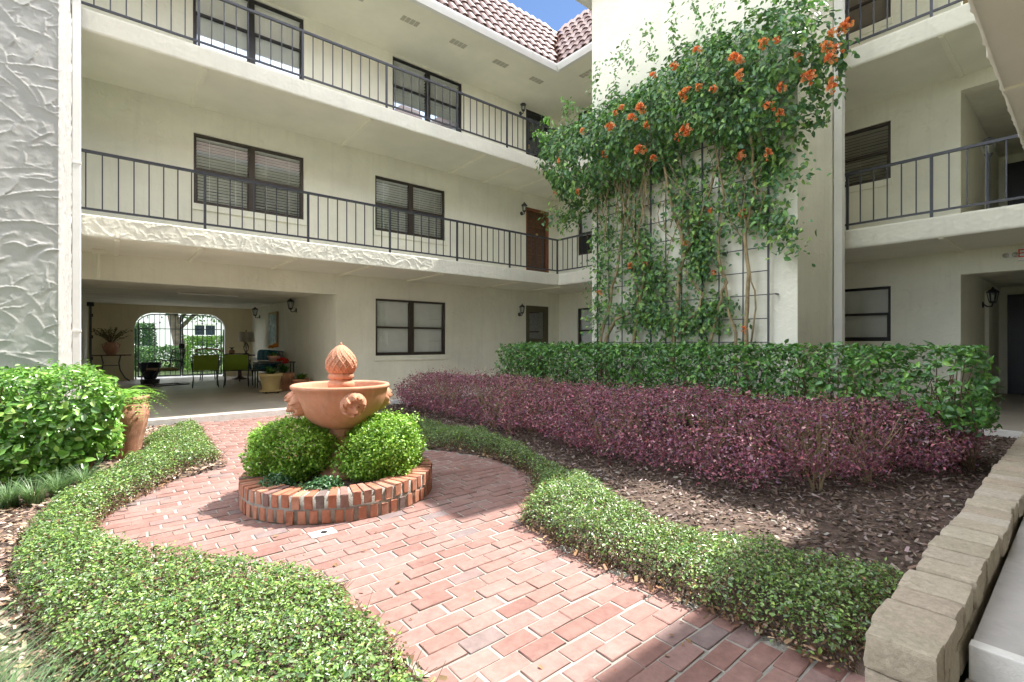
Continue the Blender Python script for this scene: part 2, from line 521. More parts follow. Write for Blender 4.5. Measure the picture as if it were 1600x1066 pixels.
def trowel_face(name, axis, c, a0, a1, z0, z1, mat, parent, seed, res=0.016, amp=0.010, sign=-1, density=55, size=1.0):
    """relief face. axis 'Y': plane Y=c seen from -Y (sign -1); axis 'X': plane X=c, outward = sign"""
    U, Vv, H = trowel(a1 - a0, z1 - z0, res, seed, amp, density, size)
    d = c + sign * (H + 0.004)
    d[0] = d[-1] = c - sign * .012; d[:, 0] = d[:, -1] = c - sign * .012
    if axis == 'Y':
        V = np.stack([U.ravel() + a0, d.ravel(), Vv.ravel() + z0], 1)
    else:
        V = np.stack([d.ravel(), U.ravel() + a0, Vv.ravel() + z0], 1)
    me = np_mesh(name, V, grid_faces(*U.shape), mat, True)
    return link(name, me, parent)

# ---- leaves
def leaf_arrays(P, N, size, cols, aspect=0.5, fold=0.22, shape='leaf', T=None, rng=RNG):
    n = len(P)
    N = N / (np.linalg.norm(N, axis=1, keepdims=True) + 1e-9)
    if T is None:
        T = rng.normal(size=(n, 3))
    T = T - N * (T * N).sum(1, keepdims=True)
    T /= (np.linalg.norm(T, axis=1, keepdims=True) + 1e-9)
    B = np.cross(N, T)
    L = (size * rng.uniform(0.65, 1.3, n))[:, None]
    W = L * aspect * rng.uniform(0.8, 1.2, (n, 1)) * 0.5
    if shape == 'leaf':
        base = P; tip = P + T * L - N * L * 0.10
        r1 = P + T * L * 0.33 + B * W + N * W * fold * 2; r2 = P + T * L * 0.68 + B * W * 0.8 + N * W * fold
        l1 = P + T * L * 0.33 - B * W + N * W * fold * 2; l2 = P + T * L * 0.68 - B * W * 0.8 + N * W * fold
    else:   # chip: ragged flat rectangle, slightly bent
        base = P; tip = P + T * L
        r1 = P + T * L * 0.08 + B * W * 1.0; r2 = P + T * L * 0.9 + B * W * 0.7
        l1 = P + T * L * 0.05 - B * W * 0.8; l2 = P + T * L * 0.95 - B * W + N * W * 0.3
    V = np.stack([base, r1, r2, tip, l2, l1], 1).reshape(-1, 3)
    k = np.arange(n)[:, None] * 6
    F = np.concatenate([k + np.array([[0, 1, 2, 3]]), k + np.array([[0, 3, 4, 5]])], 1).reshape(-1, 4)
    C = np.repeat(cols, 6, axis=0)
    return V, F, C

def palette(n, cols, weights=None, vary=0.25, rng=RNG):
    cols = np.array(cols)
    i = rng.choice(len(cols), n, p=None if weights is None else np.array(weights) / np.sum(weights))
    c = cols[i] * rng.uniform(1 - vary, 1 + vary, (n, 1)) * rng.uniform(0.92, 1.08, (n, 3))
    return np.clip(c, 0.002, 0.95)

def leaves(name, P, N, size, cols, mat='leaf', parent=None, **kw):
    V, F, C = leaf_arrays(P, N, size, cols, **kw)
    return link(name, np_mesh(name, V, F, mat, False, C), parent)

def poly_dist(P2, poly):
    """signed distance, positive inside"""
    poly = np.array(poly, float)
    d = np.full(len(P2), 1e9); ins = np.zeros(len(P2), bool)
    m = len(poly)
    for i in range(m):
        a, b = poly[i], poly[(i + 1) % m]
        e = b - a; w = P2 - a
        t = np.clip((w @ e) / (e @ e), 0, 1)
        d = np.minimum(d, np.linalg.norm(w - t[:, None] * e, axis=1))
        c = ((a[1] > P2[:, 1]) != (b[1] > P2[:, 1])) & (P2[:, 0] < (b[0] - a[0]) * (P2[:, 1] - a[1]) / (b[1] - a[1] + 1e-12) + a[0])
        ins ^= c
    return np.where(ins, d, -d)

def shell_points(n, lo, hi, depth_fn, fall, rng=RNG, cap=60):
    """points inside a volume, denser near its surface; returns points + outward normals"""
    out = []; got = 0; lo = np.array(lo); hi = np.array(hi)
    for _ in range(cap):
        P = rng.uniform(lo, hi, (max(n, 4000) * 2, 3))
        d = depth_fn(P)
        ok = (d > 0) & (rng.random(len(P)) < np.exp(-np.maximum(d, 0) / fall))
        out.append(P[ok]); got += ok.sum()
        if got >= n: break
    P = np.concatenate(out)[:n]
    e = 0.03
    G = np.stack([depth_fn(P + np.eye(3)[k] * e) - depth_fn(P - np.eye(3)[k] * e) for k in range(3)], 1)
    N = -G / (np.linalg.norm(G, axis=1, keepdims=True) + 1e-6)
    return P, N

def smin(*a):
    r = a[0]
    for b in a[1:]:
        r = np.minimum(r, b)
    return r

# ================================================================== SETTING
F1, F2, F3 = 0.085, 2.92, 5.68          # walkway / gallery floor levels
S2, S3, EV = 2.64, 5.40, 7.80           # slab undersides and eaves
YA, XB = 10.25, 10.33                   # facade planes of the two wings
EA, EB = 8.65, 8.70                     # gallery edges
CX, CY = 1.437, 3.878                   # fountain centre

tag(MB().quad((-600, -600, -0.09), (600, -600, -0.09), (600, 600, -0.09), (-600, 600, -0.09)).build('ground', 'ground'), kind='structure')

# --- path outline (brick) : straight walk with a round plaza about the fountain
def path_inside(x, y, grow=0.0):
    r = math.hypot(x - CX, y - CY)
    if r < 1.53 + grow: return True
    if 0.90 - grow < x < 2.02 + grow and 0.0 < y <= 3.5: return True
    if 0.93 - grow < x < 2.25 + grow and 4.0 <= y < 8.56: return True
    return False

# --- garden soil, a gently uneven sheet that dips below the bricks
xs = np.arange(-6.0, 8.72, 0.06); ys = np.arange(0.42, 8.58, 0.06)
GX, GY = np.meshgrid(xs, ys, indexing='ij')
P = np.stack([GX.ravel(), GY.ravel(), np.zeros(GX.size)], 1)
hz = 0.02 + 0.018 * noise3(P, 3.0, 5, 3)
inp = np.array([path_inside(a, b, 0.05) for a, b in P[:, :2]])
hz[inp] = -0.06
P[:, 2] = hz
tag(link('garden_soil', np_mesh('garden_soil', P, grid_faces(*GX.shape), 'soil', True)), kind='structure')

# --- brick path
bp_root = MB()
nn = 48
ring = [(CX + 1.60 * math.cos(2 * PI * k / nn), CY + 1.60 * math.sin(2 * PI * k / nn), -0.005) for k in range(nn)]
bp_root.add(ring, [tuple(range(nn))])
bp_root.quad((0.84, 0.0, -0.0055), (2.08, 0.0, -0.0055), (2.08, 2.55, -0.0055), (0.84, 2.55, -0.0055))
bp_root.quad((0.88, 5.2, -0.0055), (2.30, 5.2, -0.0055), (2.30, 8.57, -0.0055), (0.88, 8.57, -0.0055))
path = bp_root.build('brick_path', 'mortar'); tag(path, kind='structure')
PL, PW = 0.1805, 0.0865
bmesh_var = []
for k in range(7):
    mb = MB().box(-PL / 2, -PW / 2, -0.04, PL / 2, PW / 2, 0)
    me = mb.mesh('brick', 'brick', False, 0.0032, 1)
    for v in me.vertices:
        v.co.x += random.uniform(-0.0025, 0.0025); v.co.y += random.uniform(-0.0025, 0.0025)
    bmesh_var.append(me)
spots = []
py, pxp = 0.0962, 0.191
for j in range(0, 90):
    y = 0.05 + j * py
    for i in range(-3, 21):
        x = i * pxp + (0.1 if j % 2 else 0) + 0.045 * math.sin(j * 1.7) * 0.5
        if path_inside(x, y, 0.09) and math.hypot(x - CX, y - CY) > 0.66:
            spots.append((x, y))
def vis_key(p):
    dep = p[0] * 0.639 + p[1] * 0.769
    a = (p[0] * 0.769 - p[1] * 0.639) / max(dep, 0.01)
    vis = abs(a) < 1.06 and 1.2 / max(dep, 0.01) * 758 < 540
    return (0 if vis else 1, dep)
spots.sort(key=vis_key)
for k, (x, y) in enumerate(spots[:300]):
    o = link('brick', random.choice(bmesh_var), path)
    o.location = (x + random.uniform(-.006, .006), y + random.uniform(-.004, .004), random.uniform(-.0025, .0025))
    o.rotation_euler = (random.uniform(-.012, .012), random.uniform(-.008, .008), random.uniform(-.022, .022) + (PI if random.random() < .5 else 0))
Vs, Fs, Cs = [], [], []
for k, (x, y) in enumerate(spots[300:]):
    l, w = PL / 2 + random.uniform(-.004, .003), PW / 2 + random.uniform(-.003, .002)
    a = random.uniform(-.02, .02); z = random.uniform(-.003, .003)
    ca, sa = math.cos(a), math.sin(a)
    for zz, q in ((-0.03, 0), (z - .004, 0), (z, .005)):
        for sx, sy in ((-1, -1), (1, -1), (1, 1), (-1, 1)):
            dx, dy = sx * (l - q), sy * (w - q)
            Vs.append((x + dx * ca - dy * sa, y + dx * sa + dy * ca, zz))
    b0 = k * 12
    for lvl in (0, 4):
        for c in range(4):
            Fs.append((b0 + lvl + c, b0 + lvl + (c + 1) % 4, b0 + lvl + 4 + (c + 1) % 4, b0 + lvl + 4 + c))
    Fs.append((b0 + 8, b0 + 9, b0 + 10, b0 + 11))
    Cs += [[random.random()] * 3] * 12
tag(link('brick_field', np_mesh('brick_field', np.array(Vs), np.array(Fs), 'brickf', False, np.array(Cs)), path), kind='stuff')

# --- walkways
wk = MB()
wk.box(-6, 8.62, -0.2, XB, YA + 0.2, F1)
wk.box(-0.45, YA + 0.2, -0.2, 3.7, 18.5, F1)
wk.box(EB, -1.3, -0.2, XB + 0.2, 8.62, F1)
wk.box(XB + 0.2, -0.5, -0.2, 15.2, 1.36, F1)
wk.build('covered_walkway', 'concrete')
tag(bpy.data.objects['covered_walkway'], kind='structure')
kb = MB()
for x0, x1 in ((-6, 0.28), (0.29, 0.92), (0.93, 2.3), (2.31, EB - .08)):
    kb.box(x0, 8.55, -0.1, x1, 8.617, F1 + 0.012)
kb.box(EB - .075, 0.56, -0.1, EB - .003, 8.617, F1 + 0.012)
tag(kb.build('walkway_kerb', 'nosing', None, False, 0.006), kind='structure')
we = MB().box(2.46, -1.3, -0.12, EB - 0.08, 0.29, 0.10)
wo_ = we.build('side_walkway', 'greyconc'); tag(wo_, kind='structure')
MB().box(2.40, -1.3, -0.12, 2.457, 0.295, 0.104).build('step_nosing', 'nosing', wo_, False, 0.006)
tag(MB().box(-6, -1.3, -0.12, 2.397, 0.30, -0.02).build('lower_landing', 'greyconc'), kind='structure')

# ================================================================== BUILDINGS
def wall_mesh(axis, c, th, a0, a1, z0, z1, ops):
    mb = MB()
    A = sorted({a0, a1, *[v for o in ops for v in o[:2] if a0 < v < a1]})
    Z = sorted({z0, z1, *[v for o in ops for v in o[2:4] if z0 < v < z1]})
    p = (lambda a, d, z: (a, c + d, z)) if axis == 'Y' else (lambda a, d, z: (c + d, a, z))
    for i in range(len(A) - 1):
        for j in range(len(Z) - 1):
            am, zm = (A[i] + A[i + 1]) / 2, (Z[j] + Z[j + 1]) / 2
            if any(o[0] < am < o[1] and o[2] < zm < o[3] for o in ops): continue
            for d in (0, th):
                mb.quad(p(A[i], d, Z[j]), p(A[i + 1], d, Z[j]), p(A[i + 1], d, Z[j + 1]), p(A[i], d, Z[j + 1]))
    for b0, b1, c0, c1 in ops:
        mb.quad(p(b0, 0, c0), p(b0, th, c0), p(b0, th, c1), p(b0, 0, c1))
        mb.quad(p(b1, 0, c0), p(b1, th, c0), p(b1, th, c1), p(b1, 0, c1))
        if c0 not in (F1, F2, F3):
            mb.quad(p(b0, 0, c0), p(b1, 0, c0), p(b1, th, c0), p(b0, th, c0))
        mb.quad(p(b0, 0, c1), p(b1, 0, c1), p(b1, th, c1), p(b0, th, c1))
    mb.quad(p(a0, 0, z0), p(a0, th, z0), p(a0, th, z1), p(a0, 0, z1))
    mb.quad(p(a1, 0, z0), p(a1, th, z0), p(a1, th, z1), p(a1, 0, z1))
    return mb

def lbox(mb, axis, c, a0, d0, z0, a1, d1, z1):
    if axis == 'Y': mb.box(a0, c + d0, z0, a1, c + d1, z1)
    else: mb.box(c + d0, a0, z0, c + d1, a1, z1)

def window(parent, axis, c, a0, a1, z0, z1, frame='bronze', blind='blind', tilt=35, pitch=0.05, cols=2, sill=True, drop=1.0):
    fr = MB(); w = 0.045; dm = 0.045
    lbox(fr, axis, c, a0, .04, z0, a0 + w, .10, z1); lbox(fr, axis, c, a1 - w, .04, z0, a1, .10, z1)
    lbox(fr, axis, c, a0 + w, .042, z0, a1 - w, .098, z0 + w); lbox(fr, axis, c, a0 + w, .042, z1 - w, a1 - w, .098, z1)
    if cols == 2:
        am = (a0 + a1) / 2
        lbox(fr, axis, c, am - .05, .035, z0 + w, am + .05, .102, z1 - w)
        bays = [(a0 + w, am - .05), (am + .05, a1 - w)]
    else:
        bays = [(a0 + w, a1 - w)]
    zm = (z0 + z1) / 2
    for b0, b1 in bays:
        lbox(fr, axis, c, b0, .05, zm - .022, b1, .096, zm + .022)
        lbox(fr, axis, c, b0, .066, z0 + w, b0 + .022, .096, zm - .022); lbox(fr, axis, c, b1 - .022, .066, z0 + w, b1, .096, zm - .022)
        lbox(fr, axis, c, b0 + .022, .068, z0 + w, b1 - .022, .094, z0 + w + .025)
    wn = fr.build('window', frame, parent)
    for b0, b1 in bays:
        for q0, q1, dd in ((z0 + w, zm - .022, .080), (zm + .022, z1 - w, .068)):
            g = MB()
            if axis == 'Y': g.quad((b0, c + dd, q0), (b1, c + dd, q0), (b1, c + dd, q1), (b0, c + dd, q1))
            else: g.quad((c + dd, b0, q0), (c + dd, b1, q0), (c + dd, b1, q1), (c + dd, b0, q1))
            g.build('pane', 'glassr' if frame == 'navy' and axis == 'Y' and q0 < zm - .1 else 'glass', wn)
        bl = MB()
        n = int((z1 - z0) * drop / pitch)
        ca, sa = math.cos(R(tilt)), math.sin(R(tilt)); hw = pitch * 0.56
        for k in range(n):
            z = z1 - w - .03 - k * pitch
            if z < z0 + w: break
            jt = random.uniform(-.002, .002); dd = .122
            pts = []
            for sgn in (-1, 1):
                for aa in (b0 + .012, b1 - .012):
                    pts.append((aa, dd + sgn * hw * ca, z - sgn * hw * sa + jt))
            q = [pts[0], pts[1], pts[3], pts[2]]
            q = [(a, c + d, zz) if axis == 'Y' else (c + d, a, zz) for a, d, zz in q]
            bl.quad(*q)
        lbox(bl, axis, c, b0 + .008, .108, z1 - w - .03, b1 - .008, .15, z1 - w)
        for fa in (.25, .75):
            aa = b0 + (b1 - b0) * fa
            lbox(bl, axis, c, aa - .004, .1045, z0 + w + .02, aa + .004, .1055, z1 - w - .03)
        bl.build('blind', blind, wn)
    rm = MB(); lbox(rm, axis, c, a0 - .08, .203, z0 - .08, a1 + .08, .22, z1 + .08)
    rm.build('room_backing', 'room', wn)
    if sill:
        s = MB(); lbox(s, axis, c, a0 - .03, -.035, z0 - .115, a1 + .06, .04, z0 - .004)
        s.build('sill', 'wall', wn, False, .008)
    return wn

def slab(parent, x0, y0, x1, y1, z0, z1):
    return MB().box(x0, y0, z0, x1, y1, z1).build('balcony_slab', 'soffit', parent)

def railing(parent, axis, c, a0, a1, floor, posts, mat='railm'):
    """railing along X (axis 'Y', plane Y=c) or along Y; posts = positions of the thick uprights"""
    mb = MB()
    zt, zb = floor + 0.86, floor + 0.085
    lbox(mb, axis, c, a0, -.02, zt - .018, a1, .02, zt + .018)
    lbox(mb, axis, c, a0, -.014, zb - .014, a1, .014, zb + .014)
    rl = mb.build('railing', mat, parent)
    pm = MB().box(-.0165, -.0165, 0, .0165, .0165, zt - .0185 - floor).mesh('post', mat)
    bmh = MB().box(-.0075, -.0075, 0, .0075, .0075, zt - zb - .032).mesh('baluster', mat)
    for p in posts:
        o = link('post', pm, rl)
        o.location = (p, c, floor + .0005) if axis == 'Y' else (c, p, floor + .0005)
    ed = sorted(set([a0] + list(posts) + [a1]))
    for e0, e1 in zip(ed[:-1], ed[1:]):
        n = max(1, round((e1 - e0) / 0.17))
        for k in range(1, n):
            a = e0 + (e1 - e0) * k / n
            o = link('baluster', bmh, rl)
            o.location = (a, c, zb + .0145) if axis == 'Y' else (c, a, zb + .0145)
    return rl

def tiles_on(parent, o, u, v, nu, nv, skip, pu=0.235, pv=0.33):
    """barrel tiles on a slope: origin o, u along the eave, v up the slope"""
    u = Vector(u); v = Vector(v); nrm = u.cross(v)
    if nrm.z < 0: nrm = -nrm
    prof = []
    seg = 7; mb = MB(); L = pv * 1.22
    for e, (t, r, lift) in enumerate(((0, .102, .030), (L, .085, 0.0))):
        for k in range(seg + 1):
            a = PI * k / seg
            prof.append(u * (math.cos(a) * r) + v * t + nrm * (math.sin(a) * r * .8 + lift))
        for k in range(seg, -1, -1):
            a = PI * k / seg
            prof.append(u * (math.cos(a) * (r - .014)) + v * t + nrm * (math.sin(a) * (r - .014) * .8 + lift - .004))
    m = 2 * (seg + 1)
    fs = [(k, (k + 1) % m, m + (k + 1) % m, m + k) for k in range(m)]
    fs += [(k, k + 1, m - 2 - k, m - 1 - k) for k in range(seg)]
    mb.add(prof, fs)
    me = mb.mesh('roof_tile', 'tile', False)
    # one vertical offset per row, little shifts per tile
    for j in range(nv):
        for i in range(nu):
            p = Vector(o) + u * (i * pu + pu / 2) + v * (j * pv)
            if skip(p): continue
            t = link('roof_tile', me, parent)
            t.location = p + u * random.uniform(-.006, .006) + v * random.uniform(-.01, .01)

def mat_tile_random():
    m, t, b = new_mat('barrel_tile_varied')
    f = t.nodes.new('ShaderNodeObjectInfo').outputs['Random']
    c = ramp(t, f, [(0, (0.18, 0.115, 0.105)), (.5, (0.225, 0.155, 0.14)), (1, (0.28, 0.205, 0.19))])
    co = t.nodes.new('ShaderNodeNewGeometry').outputs['Position']
    n = node(t, 'ShaderNodeTexNoise', Scale=14.0, Detail=5.0, Roughness=0.7)
    t.links.new(co, n.inputs['Vector'])
    c = mixcol(t, ramp(t, n.outputs['Fac'], [(.45, (0, 0, 0)), (.75, (.6, .6, .6))]), c, (0.25, 0.17, 0.15))
    t.links.new(c, b.inputs['Base Color']); b.inputs['Roughness'].default_value = 0.65
    return m
M['tile'] = mat_tile_random()

def gutter(parent, axis, c, a0, a1, sgn=-1, z=EV):
    """K-shaped gutter on an eave line; c = outer face of the fascia, sgn = outward"""
    pr = [(0, -.012), (.055, -.012), (.085, .05), (.105, .10), (.105, .135), (.095, .135), (.095, .10), (.01, .10), (0, .10)]
    vs = []
    for a in (a0, a1):
        for d, zz in pr:
            vs.append((a, c + sgn * d, z + zz) if axis == 'Y' else (c + sgn * d, a, z + zz))
    n = len(pr)
    MB().add(vs, [(k, (k + 1) % n, n + (k + 1) % n, n + k) for k in range(n)] + [tuple(range(n)), tuple(range(n, 2 * n))]).build('gutter', 'trim', parent)

# ---------------------------------------------------------------- wing along the far left side
A = thing('apartment_building', 'cream three-storey wing with two railed galleries and the open porch with a gate', 'building', (4, 10.3, 0))
opsA = [(1.15, 3.04, 6.47, 7.75), (4.98, 6.88, 6.47, 7.75), (9.03, 9.97, F3, 7.78),
        (1.16, 3.04, 3.68, 4.94), (4.56, 6.38, 3.70, 4.93), (9.03, 9.94, F2, 5.02),
        (4.57, 6.40, 0.90, 2.18), (9.03, 9.91, F1, 2.24), (-0.45, 3.7, F1, 2.21)]
wall_mesh('Y', YA, 0.2, -6, XB + .2, -0.1, EV, opsA).build('wall', 'wall', A)
window(A, 'Y', YA, 1.15, 3.04, 6.47, 7.75, 'navy', 'blind', 68, .05)
window(A, 'Y', YA, 4.98, 6.88, 6.47, 7.75, 'navy', 'blind', 20, .075)
window(A, 'Y', YA, 1.16, 3.04, 3.68, 4.94, 'bronze', 'blind', 26, .055)
window(A, 'Y', YA, 4.56, 6.38, 3.70, 4.93, 'bronze', 'blind', 26, .055)
window(A, 'Y', YA, 4.57, 6.40, 0.90, 2.18, 'bronze', 'blind', 72, .03)
slab(A, -6, EA + .012, 10.32, YA - .001, S2, F2); slab(A, -6, EA + .012, 10.32, YA - .001, S3, F3)
trowel_face('slab_edge', 'Y', EA + .012, -1.2, EB, S2 - .012, F2 + .004, 'slab', A, 31, .012, .008, -1, 280, .75)
trowel_face('slab_edge', 'Y', EA + .012, -1.2, EB, S3 - .012, F3 + .004, 'slab', A, 32, .018, .007, -1, 160, .75)
for xs_, zz in (((0.09, 1.1, 2.45, 3.79, 5.36, 7.47, 8.9), S2), ((1.14, 3.81, 6.48, 7.53, 8.56), S3)):
    for x in xs_:
        MB().box(x - .03, EA + .06, zz - .03, x + .03, YA - .003, zz - .001).build('soffit_batten', 'batten', A)
posts = [-2.0, -.41, 1.13, 2.65, 4.17, 5.71, 7.16, 8.72]
railing(A, 'Y', 8.70, -2.0, 8.755, F2, posts)
railing(A, 'Y', 8.70, -2.0, 8.755, F3, [-2.0, -.5, 1.05, 2.56, 4.1, 5.71, 7.08, 8.72])
# roof: soffit with vents, gutter, tiled slope
so = MB().box(-6, 8.43, EV, XB - .002, YA - .001, EV + .03).build('eave_soffit', 'soffit', A)
for x in (1.2, 2.4, 3.6, 4.77, 5.95, 7.14, 8.29):
    v = MB()
    for k in range(4):
        v.box(x - .20 + k * .10, 8.92, EV - .008, x - .12 + k * .10, 9.08, EV - .001)
    v.build('soffit_vent', 'vent', so)
gutter(A, 'Y', 8.425, -6, 8.43)
MB().box(-6, 8.425, EV - .004, 8.423, 8.47, EV + .13).build('fascia', 'trim', A)
RH, RR = 1.83, 1.2
rf = MB().add([(-6, 8.40, EV + .13), (8.40, 8.40, EV + .13), (8.40 + RR, 8.40 + RR, EV + .13 + RH), (-6, 8.40 + RR, EV + .13 + RH),
               (8.40 + RR, 24, EV + .13 + RH), (-6, 24, EV + .13 + RH)], [(0, 1, 2, 3), (3, 2, 4, 5)]).build('roof', 'roof', A)
sl = math.hypot(RR, RH); vv = Vector((0, RR / sl, RH / sl))
tiles_on(rf, (4.4, 8.40, EV + .14), (1, 0, 0), vv, 22, 7, lambda p: p.x > 8.40 + (p.y - 8.40) - .05)
MB().tube([(-6, 8.40 + RR, EV + .15 + RH), (8.40 + RR, 8.40 + RR, EV + .15 + RH)], .05, 8).build('ridge_cap', 'trim', rf)

def carved_door(parent, axis, c, a0, a1, z0, z1):
    fr = MB()
    lbox(fr, axis, c, a0, .02, z0, a0 + .06, .14, z1 - .06); lbox(fr, axis, c, a1 - .06, .02, z0, a1, .14, z1 - .06)
    lbox(fr, axis, c, a0, .02, z1 - .06, a1, .14, z1)
    d = fr.build('door', 'jambwood', parent)
    b0, b1 = a0 + .062, a1 - .062
    lf = MB(); lbox(lf, axis, c, b0, .10, z0 + .01, b1, .14, z1 - .065)
    lf.build('door_leaf', 'wooddoor', d)
    am = (b0 + b1) / 2; hh = z1 - .065 - z0
    for q0, q1 in ((b0 + .06, am - .04), (am + .04, b1 - .06)):
        for f0, f1 in ((.06, .36), (.40, .50), (.54, .74), (.78, .94)):
            p = MB(); lbox(p, axis, c, q0, .082, z0 + hh * f0, q1, .10, z0 + hh * f1)
            pp = p.build('door_panel', 'wooddoor', d, False, .012)
    k = MB().lathe([(.0, -.001), (.035, 0), (.04, .02), (.02, .05), (0, .052)], 12)
    k.v = [(x, z, y) for x, y, z in k.v]
    k.v = [(am + .02 + a, c + .08 - dd, z0 + hh * .68 + zz) for a, dd, zz in k.v] if axis == 'Y' else [(c + .08 - dd, am + a, z0 + hh * .68 + zz) for a, dd, zz in k.v]
    k.build('knocker', 'brass', d, True)
    return d
carved_door(A, 'Y', YA, 9.03, 9.94, F2, 5.02)

def screen_door(parent, axis, c, a0, a1, z0, z1, mat, lo, leafmat='wooddoor'):
    fr = MB(); w = .07
    lbox(fr, axis, c, a0, .01, z0, a0 + w, .1, z1); lbox(fr, axis, c, a1 - w, .01, z0, a1, .1, z1)
    lbox(fr, axis, c, a0 + w, .012, z1 - w, a1 - w, .098, z1)
    lbox(fr, axis, c, a0 + w, .03, z0 + .005, a0 + w + .09, .07, z1 - w); lbox(fr, axis, c, a1 - w - .09, .03, z0 + .005, a1 - w, .07, z1 - w)
    lbox(fr, axis, c, a0 + w + .09, .032, z1 - w - .1, a1 - w - .09, .068, z1 - w)
    lbox(fr, axis, c, a0 + w + .09, .032, z0 + .005, a1 - w - .09, .068, z0 + lo)
    d = fr.build('door', mat, parent)
    g = MB(); lbox(g, axis, c, a0 + w + .09, .048, z0 + lo, a1 - w - .09, .052, z1 - w - .1); g.build('pane', 'glass', d)
    i = MB(); lbox(i, axis, c, a0 + w, .13, z0, a1 - w, .17, z1 - w); i.build('inner_door', leafmat, d)
    p = MB(); lbox(p, axis, c, a0 + w + .15, .022, z0 + lo * .55, a1 - w - .15, .031, z0 + lo * .9); p.build('letter_plate', 'drain', d)
    h = MB(); lbox(h, axis, c, a0 + w + .03, .0, z0 + 1.0, a0 + w + .06, .029, z0 + 1.12); h.build('handle', 'brass', d)
    return d
screen_door(A, 'Y', YA, 9.03, 9.91, F1, 2.24, 'olive', 1.22)
screen_door(A, 'Y', YA, 9.03, 9.97, F3, 7.78, 'navy', .12, 'darkdoor')
# porch behind the opening
arch = []
for k in range(13):
    a = PI / 2 * k / 12
    arch.append((.58 + .5 - .5 * math.cos(a), 1.60 + .5 * math.sin(a)))
arch2 = [(3.51 - x, z) for x, z in reversed(arch)]
top = arch + arch2
mb = MB()
for yy in (18.2, 18.45):
    pts = [(-.45, yy, 2.42), (-.45, yy, -.05), (.58, yy, -.05)] + [(x, yy, z) for x, z in top] + [(2.93, yy, -.05), (3.7, yy, -.05), (3.7, yy, 2.42)]
    # split in strips to keep faces convex
    mb.quad((-.45, yy, -.05), (.58, yy, -.05), (.58, yy, 2.42), (-.45, yy, 2.42))
    mb.quad((2.93, yy, -.05), (3.7, yy, -.05), (3.7, yy, 2.42), (2.93, yy, 2.42))
    for (xa, za), (xb, zb) in zip(top[:-1], top[1:]):
        mb.quad((xa, yy, za), (xb, yy, zb), (xb, yy, 2.42), (xa, yy, 2.42))
mb.build('porch_back_wall', 'porchwall', A)
rev = MB()
line = [(.58, -.05)] + top + [(2.93, -.05)]
for (xa, za), (xb, zb) in zip(line[:-1], line[1:]):
    rev.quad((xa, 18.2, za), (xb, 18.2, zb), (xb, 18.45, zb), (xa, 18.45, za))
rev.build('arch_reveal', 'nosing', A)
MB().box(3.7, YA + .201, -.05, 3.9, 18.6, 2.42).build('porch_side_wall', 'wall', A)
MB().box(-.65, YA + .201, -.05, -.45, 18.6, 2.42).build('porch_side_wall', 'wall', A)
MB().box(-.449, YA + .201, 2.32, 3.699, 18.199, 2.42).build('porch_ceiling', 'porch', A)
MB().box(1.2, 13.2, 2.295, 2.4, 13.45, 2.319).build('ceiling_fixture', 'blind', A)
MB().box(-6, YA + .21, 2.43, XB + .2, 18.6, 2.6).build('upper_floor', 'soffit', A)
# conduit by the porch mouth
MB().tube([(-.12, 9.9, S2), (-.12, 9.9, 2.2)], .02, 8).build('conduit', 'batten', A)
MB().box(-.2, 9.82, S2 - .07, -.04, 9.98, S2 - .002).build('junction_box', 'batten', A)

# ---------------------------------------------------------------- wing behind the tower and to the right
B = thing('apartment_building', 'cream three-storey wing at right with galleries and deep dark doorways', 'building', (10.4, 3, 0))
opsB = [(8.5, 9.5, .9, 2.17), (8.5, 9.48, 3.68, 4.9), (8.5, 9.48, 6.47, 7.75),
        (2.25, 4.0, 1.22, 2.17), (2.25, 4.0, 4.02, 5.02), (2.25, 4.0, 6.78, 7.75),
        (-.4, 1.36, F1, 2.27), (-.4, 1.36, F2, 5.17), (-.4, 1.36, F3, 7.7)]
wall_mesh('X', XB, .2, -1.5, YA - .001, -.1, EV, opsB).build('wall', 'wall', B)
window(B, 'X', XB, 8.5, 9.5, .9, 2.17, 'bronze', 'blind', 68, .05, 1, False)
window(B, 'X', XB, 8.5, 9.48, 3.68, 4.9, 'bronze', 'blind', 68, .05, 1, False, .5)
window(B, 'X', XB, 8.5, 9.48, 6.47, 7.75, 'navy', 'blind', 40, .05, 1, False)
window(B, 'X', XB, 2.25, 4.0, 1.22, 2.17, 'navy', 'blind', 66, .085, 1)
window(B, 'X', XB, 2.25, 4.0, 4.02, 5.02, 'bronze', 'blindd', 25, .055, 1)
window(B, 'X', XB, 2.25, 4.0, 6.78, 7.75, 'bronze', 'blindd', 25, .055, 1)
for z0, z1 in ((S2, F2), (S3, F3)):
    slab(B, EB + .012, -1.3, XB - .001, EA, z0, z1)
    trowel_face('slab_edge', 'X', EB + .012, 6.0, EA, z0 - .012, z1 + .004, 'slab', B, 33, .02, .007, -1, 160, .75)
    trowel_face('slab_edge', 'X', EB + .012, -1.0, 2.5, z0 - .012, z1 + .004, 'slab', B, 34 + int(z0), .018, .007, -1, 160, .75)
    for y in (1.35, 3.4, 7.1):
        MB().box(EB + .06, y - .03, z0 - .03, XB - .003, y + .03, z0 - .001).build('soffit_batten', 'batten', B)
for fl in (F2, F3):
    railing(B, 'X', 8.74, 6.05, 8.68, fl, [6.1, 7.4])
    railing(B, 'X', 8.74, .36, 2.48, fl, [2.44, 1.45])
